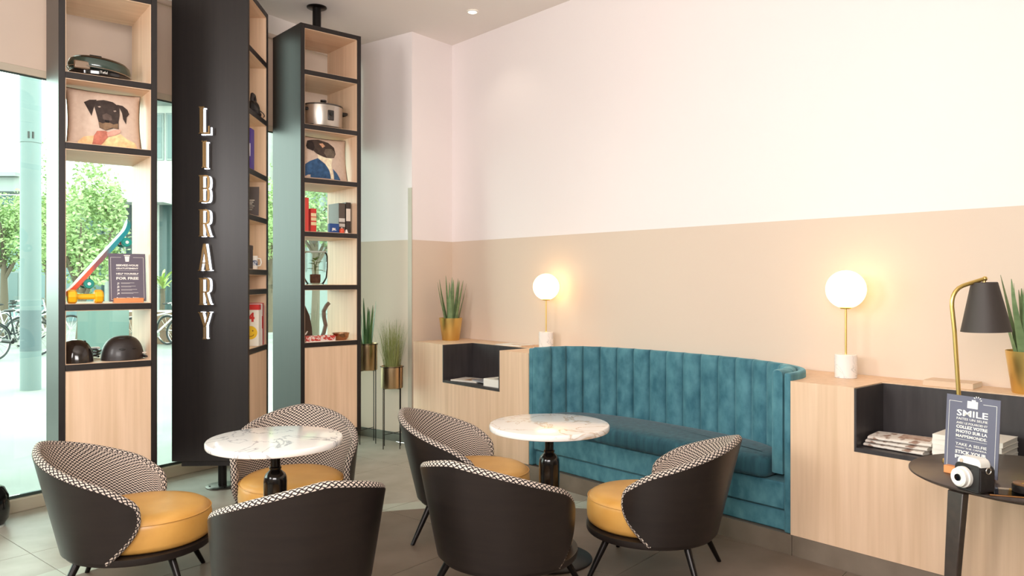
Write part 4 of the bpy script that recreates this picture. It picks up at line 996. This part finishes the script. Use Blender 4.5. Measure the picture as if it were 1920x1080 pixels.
# ------------------------------------------------------------------ side table with lamp, notice and camera
ST = (2.01, 3.0); SZT = .763
stb = thing('side_table', 'round black wooden side table with slanted tapering legs', 'side table', (*ST, 0))
bw_ = mat('espresso_wood', (52,42,38), .35, col2=(64,52,46), nscale=(6,40,40))
MB().lathe([(0,SZT-.022),(.36,SZT-.022),(.396,SZT-.016),(.41,SZT-.008),(.41,SZT-.003),(.406,SZT),(0,SZT)], 72, cap=False).build('table_top', bw_, stb)
for k in range(3):
    a = math.radians((200.7, 98, 332)[k]); d = Vector((math.cos(a), math.sin(a), 0)); s = Vector((-d.y, d.x, 0))
    m = MB(); vs = []
    for z, r, w_, t_ in ((SZT-.023, .365, .033, .016), (.5, .388, .028, .014), (0, .43, .016, .011)):
        c = d*r+Vector((0,0,z)); vs += [c-s*w_-d*t_, c+s*w_-d*t_, c+s*w_+d*t_, c-s*w_+d*t_]
    m.add(vs, [(4*j+i, 4*j+(i+1) % 4, 4*j+4+(i+1) % 4, 4*j+4+i) for j in (0, 1) for i in range(4)]+[(3,2,1,0),(8,9,10,11)]); m.build('leg', bw_, stb, bevel=.004)
MB().lathe([(.0,SZT-.05),(.27,SZT-.05),(.27,SZT-.023),(0,SZT-.023)], 40, cap=False).build('apron', bw_, stb)
dk = thing('desk_lamp', 'brass arched desk lamp with black conical shade on the side table', 'lamp', (1.88, 3.2, SZT))
MB().lathe([(0,0),(.075,0),(.077,.004),(.075,.012),(.02,.016),(.012,.02),(0,.02)], 36, cap=False).build('base', brass, dk)
pth = [(0,0,.018),(-.016,0,.25),(-.036,0,.55),(-.047,0,.655),(-.0465,0,.68),(-.042,0,.70),(-.033,0,.718),(-.02,0,.732),(-.003,0,.742),(.02,0,.750),(.09,0,.772)]
q = MB(); q.tube(pth, .0085, 12); q.build('arm', brass, dk, ang=80)
MB().ball((.09,0,.772), .0105, 12, 8).build('arm_tip', brass, dk)
SMx = Matrix.Translation((.088, -.0, .757)) @ Matrix.Rotation(math.radians(-2), 4, 'Y')
sh = MB(); sh.lathe([(.046,0),(.049,-.002),(.094,-.205),(.092,-.205),(.046,-.004),(.0,-.004),(0,0),(.046,0)], 40, (0,0,0), SMx, cap=False); sh.build('shade', mat('charcoal_shade', (58,50,46), .6), dk, ang=30)
q = MB(); q.cyl((.088,0,0), .006, .756, .772, 10); q.build('shade_mount', brass, dk)
q = MB(); q.ball((0,0,-.1), .028, 16, 10, SMx); q.build('bulb', white_p, dk)
q = MB(); q.cyl((0,0,0), .014, -.08, -.005, 12, SMx); q.build('socket', black_p, dk)
def c_smile(m, wd, ht):
    frame_lines(m, wd, ht, .085)
    top = ht-.024
    m.prism(rect(-.021, .021, top-.022, top+.006), 0, .0005); m.prism(rect(-.004, .012, top+.006, top+.012), 0, .0005)
    for q in range(5):
        a = .2+q*.55; m.prism([(.018+.010*math.cos(a), top+.010+.010*math.sin(a)), (.018+.018*math.cos(a-.12), top+.010+.018*math.sin(a-.12)), (.018+.018*math.cos(a+.12), top+.010+.018*math.sin(a+.12))], 0, .0005)
    W_ = wd*.58
    text_to(m, 'SMILE', .034, 0, ht*.735, W_, .0005)
    rows = [('FAITES UN SELFIE', .013, .682, 0), ('AVEC LE POLAROID ET', .012, .628, 0), ('COLLEZ VOTRE', .016, .572, .0005), ('PHOTO SUR LA', .016, .512, .0004), ('MAPPEMONDE.', .016, .452, .0001), ('TAKE A SELFIE', .015, .345, 0), ('WITH THE CAMERA', .008, .308, 0), ('STICK YOUR', .018, .24, .0005), ('PHOTO', .018, .175, .0005)]
    for tx_, sz_, y, b in rows: text_to(m, tx_, sz_, 0, ht*y, W_, b)
    m.prism(rect(-W_/2, W_/2, ht*.425, ht*.4285), 0, .0005)
SR = math.radians(-64)
sn = notice('smile_notice', 'blue-grey SMILE selfie notice in an orange wood block on the side table', (1.785, 3.0, SZT), SR, .215, .30, (98,96,114), .17, c_smile, lean=4)
def ring_(m, c): 
    m.tube([(.011*math.cos(a*PI/10), .011*math.sin(a*PI/10), 0) for a in range(20)], .0022, 6, closed=True)
ic = thing('instant_camera', 'white instant camera in a black leather case on the side table', 'camera', (1.68, 2.79, SZT), math.radians(-74))
lt = mat('black_leather', (34,30,30), .5, bump=.1, nscale=(60,60,60))
cs = MB()
def rrect(w_, h_, r, n=5):
    pts = []
    for cx, cz, a0 in ((w_/2-r, r, -PI/2), (w_/2-r, h_-r, 0), (-w_/2+r, h_-r, PI/2), (-w_/2+r, r, PI)):
        for i in range(n+1): a = a0+PI/2*i/n; pts.append((cx+r*math.cos(a), cz+r*math.sin(a)))
    return pts
cs.prism(rrect(.112, .10, .02), 0, .066); o = cs.build('leather_case', lt, ic, bevel=.004); o.data.transform(UPR); o.data.transform(Matrix.Translation((0, .033, 0)))
cb = MB(); cb.prism(rrect(.098, .118, .022), 0, .050); o = cb.build('camera_body', white_p, ic, bevel=.005); o.data.transform(UPR); o.data.transform(Matrix.Translation((0, .022, .006)))
fr = MB(); fr.prism([(-.052,.012),(.052,.012),(.055,.098),(.02,.085),(-.01,.072),(-.05,.075)], 0, .004); o = fr.build('case_flap', lt, ic, bevel=.001); o.data.transform(UPR); o.data.transform(Matrix.Translation((0, -.0335, 0)))
ln = MB(); ln.lathe([(0,0),(.038,0),(.038,.012),(.034,.016),(.033,.028),(.027,.032),(.012,.028),(0,.027)], 32, cap=False); lo = ln.build('lens_barrel', white_p, ic); lo.data.transform(UPR); lo.data.transform(Matrix.Translation((-.008, -.038, .052)))
q = MB(); q.lathe([(0,.0295),(.013,.0295),(.012,.033),(0,.034)], 20, cap=False); o = q.build('lens_glass', mat('lens_black', (16,18,22), .08), lo); o.data.transform(UPR); o.data.transform(Matrix.Translation((-.008, -.038, .052)))
q = MB(); q.cyl((0,0,0), .007, 0, .003, 12); o = q.build('viewfinder', mat('pale_lens', (206,186,168), .2), ic); o.data.transform(UPR); o.data.transform(Matrix.Translation((-.028, -.0285, .107)))
q = MB(); ring_(q, 0); o = q.build('strap_ring', steel, ic); o.data.transform(UPR); o.data.transform(Matrix.Rotation(PI/2, 4, 'Z')); o.data.transform(Matrix.Translation((.059, -.0, .085)))
pc = thing('leather_wallet', 'flat brown leather wallet with clear sleeve lying beside the instant camera', 'wallet', (1.80, 2.745, SZT), math.radians(-20))
MB().bb(-.09, .10, -.05, .05, 0, .006).build('leather', mat('tan_leather', (150,98,48), .45), pc, bevel=.002); MB().bb(-.095, .105, -.055, .055, .0063, .008).build('clear_sleeve', clear_glass, pc)
tn = thing('round_tin', 'round black tin with brown lid resting on the leather wallet', 'tin', (1.845, 2.745, SZT+.0083))
MB().lathe([(0,0),(.048,0),(.05,.003),(.05,.026),(0,.026)], 36, cap=False).build('body', black_p, tn); MB().lathe([(0,.0262),(.047,.0262),(.047,.029),(.043,.031),(0,.031)], 36, cap=False).build('lid', mat('brown_tin_lid', (120,84,50), .35, metal=.4), tn)
q = MB(); q.tube([(-.028,-.006,.0312),(.0,.0,.0312),(.028,.006,.0312)], .0022, 6); q.build('gold_mark', brass, tn)
bn = thing('floor_bin', 'small rounded black bin at the window edge of the picture', 'bin', (-3.235, 4.77, 0))
MB().lathe([(0,.012),(.07,.012),(.095,.05),(.1,.12),(.093,.19),(.07,.24),(.05,.25),(0,.252)], 32, cap=False).build('body', mat('glossy_black', (20,18,18), .12), bn); MB().lathe([(0,0),(.075,0),(.075,.011),(0,.011)], 28, cap=False).build('foot', mat('pale_base', (200,206,196), .5), bn)

# ------------------------------------------------------------------ the square outside
gp_ = [FP(-30, .095), FP(30, .095), FP(30, 70), FP(-30, 70)]
struct(MB().prism([(p.x, p.y) for p in gp_], -.15, -.004).build('ground', mat('pale_paving', (134,136,132), .8, col2=(116,118,114), nscale=(.9,.9,.9), ndetail=9), ang=0))
def PX(col, d): return (col-960)/F*d
colm = mat('grey_green_column_paint', (104,118,118), .5)
ec = thing('steel_column', 'round grey-green steel column standing outside the window', 'column', (PX(57.5, 10.8), 10.8, -.004))
MB().cyl((0,0,0), .130, 0, 3.46, 32).build('lower_shaft', colm, ec); MB().cyl((0,0,0), .134, 3.47, 6.5, 32).build('upper_shaft', colm, ec); MB().cyl((0,0,0), .126, 3.4, 3.5, 24).build('joint', mat('column_joint', (110,120,118), .6), ec)
va = math.atan2(-10.8, -PX(57.5, 10.8))
for k in (-.18, .22):
    q = MB(); q.tube([(.132*math.cos(va+k), .132*math.sin(va+k), 3.52), (.132*math.cos(va+k), .132*math.sin(va+k), 3.61)], .014, 8); q.build('slot', black_p, ec)
MB().lathe([(.1315,.55),(.1315,1.12)], 32, cap=False).build('paint_band', mat('darker_band', (82,96,100), .5), ec)
leaf_ms = [mat('tree_leaf_a', (126,152,92), .6, col2=(164,184,126), nscale=(3,3,3)), mat('tree_leaf_b', (112,142,82), .6, col2=(150,174,112), nscale=(3,3,3))]
bark = mat('bark', (96,84,70), .9)
def tree(label, loc, h0, h1, rad, n, seed, mi):
    t = thing('street_tree', label, 'tree', (*loc, -.004), 0, 'trees on the square'); r_ = random.Random(seed)
    tk = MB(); tk.tube([(0,0,0),(.03,.02,h0*.6),(.0,.05,h0),(.05,0,(h0+h1)/2)], [.12,.10,.08,.03], 10)
    for k in range(6):
        a = k*1.05; tk.tube([(0,.04,h0*.9+.1*k), (rad*.35*math.cos(a), rad*.35*math.sin(a), h0+.25*(h1-h0)+.1*k), (rad*.7*math.cos(a), rad*.7*math.sin(a), h0+.5*(h1-h0))], [.05,.03,.012], 6)
    tk.build('trunk', bark, t)
    m = MB(); cz = (h0+h1)/2; hz = (h1-h0)/2
    clumps = []
    for k in range(26):
        while True:
            p = Vector((r_.uniform(-1,1), r_.uniform(-1,1), r_.uniform(-1,1)))
            if p.length < 1: break
        clumps.append((p, r_.uniform(.2,.42)))
    for k in range(n):
        p, cr = clumps[k % len(clumps)]
        q = Vector((r_.gauss(0,1), r_.gauss(0,1), r_.gauss(0,1))).normalized()*cr*r_.random()**.4
        c = Vector(((p.x*.75+q.x)*rad, (p.y*.75+q.y)*rad, cz+(p.z*.75+q.z)*hz))
        s = r_.uniform(.035,.075); a = Vector((r_.gauss(0,1), r_.gauss(0,1), r_.gauss(0,.6))).normalized(); b = a.cross(Vector((r_.gauss(0,1), r_.gauss(0,1), r_.gauss(0,1)))).normalized()
        m.add([c-a*s, c+b*s*.5, c+a*s, c-b*s*.5], [(0,1,2,3)])
    m.build('crown', leaf_ms[mi], t, ang=0)
tree('leafy pale green tree seen through the glass left of the steel column', (PX(5, 20.8), 20.8), 1.7, 4.4, 1.45, 6500, 1, 0)
tree('leafy green tree seen through the glass beside the nearest tower edge', (PX(88, 24.5), 24.5), 1.5, 6.2, 1.1, 5000, 2, 1)
tree('leafy green tree seen through the skateboard shelf', (PX(150, 17.5), 17.5), 1.0, 4.6, 1.15, 7000, 3, 0)
tree('leafy green tree seen through the slow cooker tower', (PX(590, 20), 20), 2.1, 4.6, 1.5, 6000, 4, 1)
tree('leafy green tree seen in the gap beside the lettered tower', (PX(505, 23), 23), 1.2, 5.2, 1.3, 4500, 5, 0)
# palm-like plant by the wall
pp = thing('yucca_plant', 'spiky yellow-green yucca rising behind the brown planter outside', 'plant', (PX(304, 19.3), 19.3, .78)); r_ = random.Random(3)
MB().tube([(0,0,0),(.02,0,.3),(0,.02,.55)], .06, 8).build('stem', bark, pp)
for k in range(30):
    a = r_.uniform(0, 2*PI); q = MB(); leaf(q, (0,0,.5+.01*k), (math.cos(a), math.sin(a), r_.uniform(.2,1.6)), r_.uniform(.45,.75), .03, .35); q.build('leaf', mat('yucca_leaf', (158,180,96), .5), pp, ang=0)
# planters
def planter(name, label, cx, d, wd, dp, ht, m_):
    t = thing(name, label, 'planter', (PX(cx, d), d, -.003)); e = .06
    q = MB(); q.bb(-wd/2, wd/2, 0, e, 0, ht); q.bb(-wd/2, wd/2, dp-e, dp, 0, ht); q.bb(-wd/2, -wd/2+e, e, dp-e, 0, ht); q.bb(wd/2-e, wd/2, e, dp-e, 0, ht); q.build('wall', m_, t, ang=0)
    MB().bb(-wd/2+e+.001, wd/2-e-.001, e+.001, dp-e-.001, .02, ht-.06).build('soil', mat('dark_soil', (60,46,36), .95), t, ang=0)
    MB().bb(-wd/2-.02, wd/2+.02, -.02, e+.01, ht, ht+.04).build('coping', mat('pale_coping', (206,206,196), .6), t, ang=0)
planter('brown_planter', 'brown rendered planter wall beyond the bicycles outside', 318, 18.6, 2.6, 1.4, .78, mat('brown_render', (128,100,82), .8))
planter('grey_planter', 'square grey-green metal planter seen above the helmets', 178, 16.2, .74, .7, .98, mat('grey_green_metal', (88,108,102), .5))
# buildings
white_r = mat('white_render', (186,186,180), .8); glz = mat('dark_glazing', (86,104,104), .15); conc = mat('grey_concrete', (140,144,142), .7); wfr = mat('window_frame_grey', (120,128,126), .5)
def building(label, x0, x1, y0, y1, z0, z1, wins, slabs, wm, louvres=None):
    t = thing('apartment_building', label, 'building', ((x0+x1)/2, y0, -.003)); ox = (x0+x1)/2
    MB().bb(x0-ox, x1-ox, 0, y1-y0, z0, z1).build('wall', wm, t, ang=0)
    if z0 > 0: MB().bb(x0-ox+.3, x1-ox-.3, .9, y1-y0, 0, z0-.01).build('ground_floor', glz, t, ang=0)
    for (a, b, c, d) in wins:
        f = MB().bb(a-ox, b-ox, -.06, -.005, c, d).build('window', wfr, t, ang=0); MB().bb(a-ox+.08, b-ox-.08, -.075, -.061, c+.08, d-.08).build('pane', glz, f, ang=0)
    for (a, b, c, d, dep) in slabs: MB().bb(a-ox, b-ox, -dep, -.005, c, d).build('balcony', conc if d-c < .5 else wm, t, ang=0)
    if z0 > 1:
        for k in range(8):
            xx = x0-ox+.5+(x1-x0-1)*k/7; MB().bb(xx-.06, xx+.06, .3, .42, 0, z0-.01).build('post', white_r, t, ang=0)
    return t
D1 = 31.
building('white apartment block with balconies beyond the trees', PX(168, D1), PX(438, D1), D1, D1+9, 5.2, 15.5,
  [(PX(c0, D1), PX(c1, D1), z, z+1.9) for c0, c1, z in ((178,205,9.2),(292,308,6.4),(292,308,9.6),(312,332,6.4),(345,375,6.4),(400,430,6.4),(345,375,9.6),(400,430,9.6),(215,245,6.5))],
  [(PX(168, D1), PX(330, D1), 4.6, 5.15, 1.2), (PX(168, D1), PX(330, D1), 8.6, 8.8, 1.2), (PX(168, D1), PX(330, D1), 8.81, 9.1, .1), (PX(335, D1), PX(438, D1), 8.6, 8.8, 1.0)], white_r)
D2 = 27.
building('low grey building with flat roof at the far side of the square', PX(-90, D2), PX(66, D2), D2, D2+7, 0, 4.55,
  [(PX(c0, D2), PX(c1, D2), z, z+1.3) for c0, c1, z in ((-60,-30,2.9),(-20,8,2.9),(14,40,2.9),(-60,-30,.6),(-20,8,.6),(14,40,.6))],
  [(PX(-95, D2), PX(70, D2), 4.57, 5.05, 1.0), (PX(-95, D2), PX(70, D2), 5.06, 5.2, 1.2)], mat('blue_grey_panels', (116,138,142), .6))
D3 = 36.
building('pale office block closing the view behind the far trees', PX(534, D3), PX(700, D3), D3, D3+8, 0, 13,
  [(PX(540+k*22, D3), PX(554+k*22, D3), z, z+1.6) for k in range(7) for z in (2, 5, 8)], [(PX(534, D3), PX(700, D3), 4.0, 4.3, .5), (PX(534, D3), PX(700, D3), 7.0, 7.3, .5)], mat('pale_grey_cladding', (150,162,160), .7))
# bicycles
def make_bike(label, loc, rz, frame_m):
    t = thing('bicycle', label, 'bicycle', loc, rz, 'parked bicycles on the square')
    rub = mat('tyre_rubber', (40,42,44), .7)
    for x in (-.52, .52):
        q = MB(); q.tube([(x+.335*math.cos(a*PI/16), 0, .36+.335*math.sin(a*PI/16)) for a in range(32)], .022, 6, closed=True); wo = q.build('wheel', rub, t)
        q = MB(); q.tube([(x+.31*math.cos(a*PI/16), 0, .36+.31*math.sin(a*PI/16)) for a in range(32)], .009, 5, closed=True)
        for a in range(14): q.tube([(x, 0, .36), (x+.31*math.cos(a*PI/7), 0, .36+.31*math.sin(a*PI/7))], .003, 4)
        q.tube([(x, -.03, .36), (x, .03, .36)], .025, 8); q.build('spokes', steel, wo)
    q = MB()
    for a, b, r in (((-.52,0,.36),(-.05,0,.33),.014), ((-.05,0,.33),(-.17,0,.82),.017), ((-.17,0,.82),(-.52,0,.36),.010), ((-.05,0,.33),(.34,0,.72),.019), ((-.14,0,.72),(.32,0,.84),.017), ((.31,0,.92),(.36,0,.66),.019), ((.36,.0,.66),(.52,0,.36),.013)): q.tube([a, b], r, 8)
    q.build('frame', frame_m, t)
    q = MB(); q.tube([(.31,0,.90),(.29,0,1.0),(.31,0,1.02)], .013, 8); q.tube([(.18,.30,1.02),(.29,.2,1.03),(.31,0,1.02),(.29,-.2,1.03),(.18,-.30,1.02)], .012, 8); hb = q.build('handlebar', steel, t)
    for s in (-1, 1):
        g_ = MB(); g_.tube([(.13, s*.345, 1.018), (.215, s*.27, 1.024)], .017, 10); g_.build('grip', black_p, hb)
    q = MB(); q.tube([(-.17,0,.82),(-.19,0,.93)], .013, 8); q.ball((-.2,0,.95), 1, 14, 8, sc_=(.13,.075,.03)); q.build('saddle', black_p, t)
    q = MB(); q.cyl((0,0,0), .09, -.005, .005, 20, Matrix.Translation((-.05,.035,.33)) @ Matrix.Rotation(PI/2, 4, 'X')); q.tube([(-.05,.05,.33),(.05,.05,.2)], .009, 6); q.tube([(-.05,-.05,.33),(-.15,-.05,.46)], .009, 6); q.build('crankset', steel, t)
    q = MB(); q.tube([(-.52+.37*math.cos(a*PI/10), 0, .36+.37*math.sin(a*PI/10)) for a in range(1, 10)], .02, 5, flat=.4); q.build('mudguard', frame_m, t)
    return t
wbm = mat('white_bike_paint', (220,226,224), .35); kbm = mat('black_bike_paint', (44,48,50), .35)
def gd(y): return F*1.525/(y-527)
b0 = make_bike('pale bicycle parked outside at the left edge of the picture', (PX(14, 19), 19, -.003), .5, wbm)
for lb, c, y, a in (('pale bicycle parked just left of the steel column', 34, 636, -.3), ('pale bicycle parked between the steel column and the nearest tower', 88, 648, .9), ('pale bicycle seen above the matte helmet', 238, 630, 1.1), ('pale bicycle whose wheels show between the two nearer towers', 296, 653, .35), ('pale bicycle beyond the brown planter, half hidden by the lettered tower', 345, 648, -.4), ('pale bicycle beyond the others, between the column and the trees', 60, 627, .2)):
    d = gd(y); dup(b0, (PX(c, d), d, -.003), a, lb)
make_bike('dark bicycle standing alone in front of the pale ones', (PX(34, 15.2), 15.2, -.003), 1.35, kbm)
make_bike('dark bicycle close to the window, only its handlebar grip in the picture', (-4.42, 6.15, -.003), PI/2+.5, kbm)
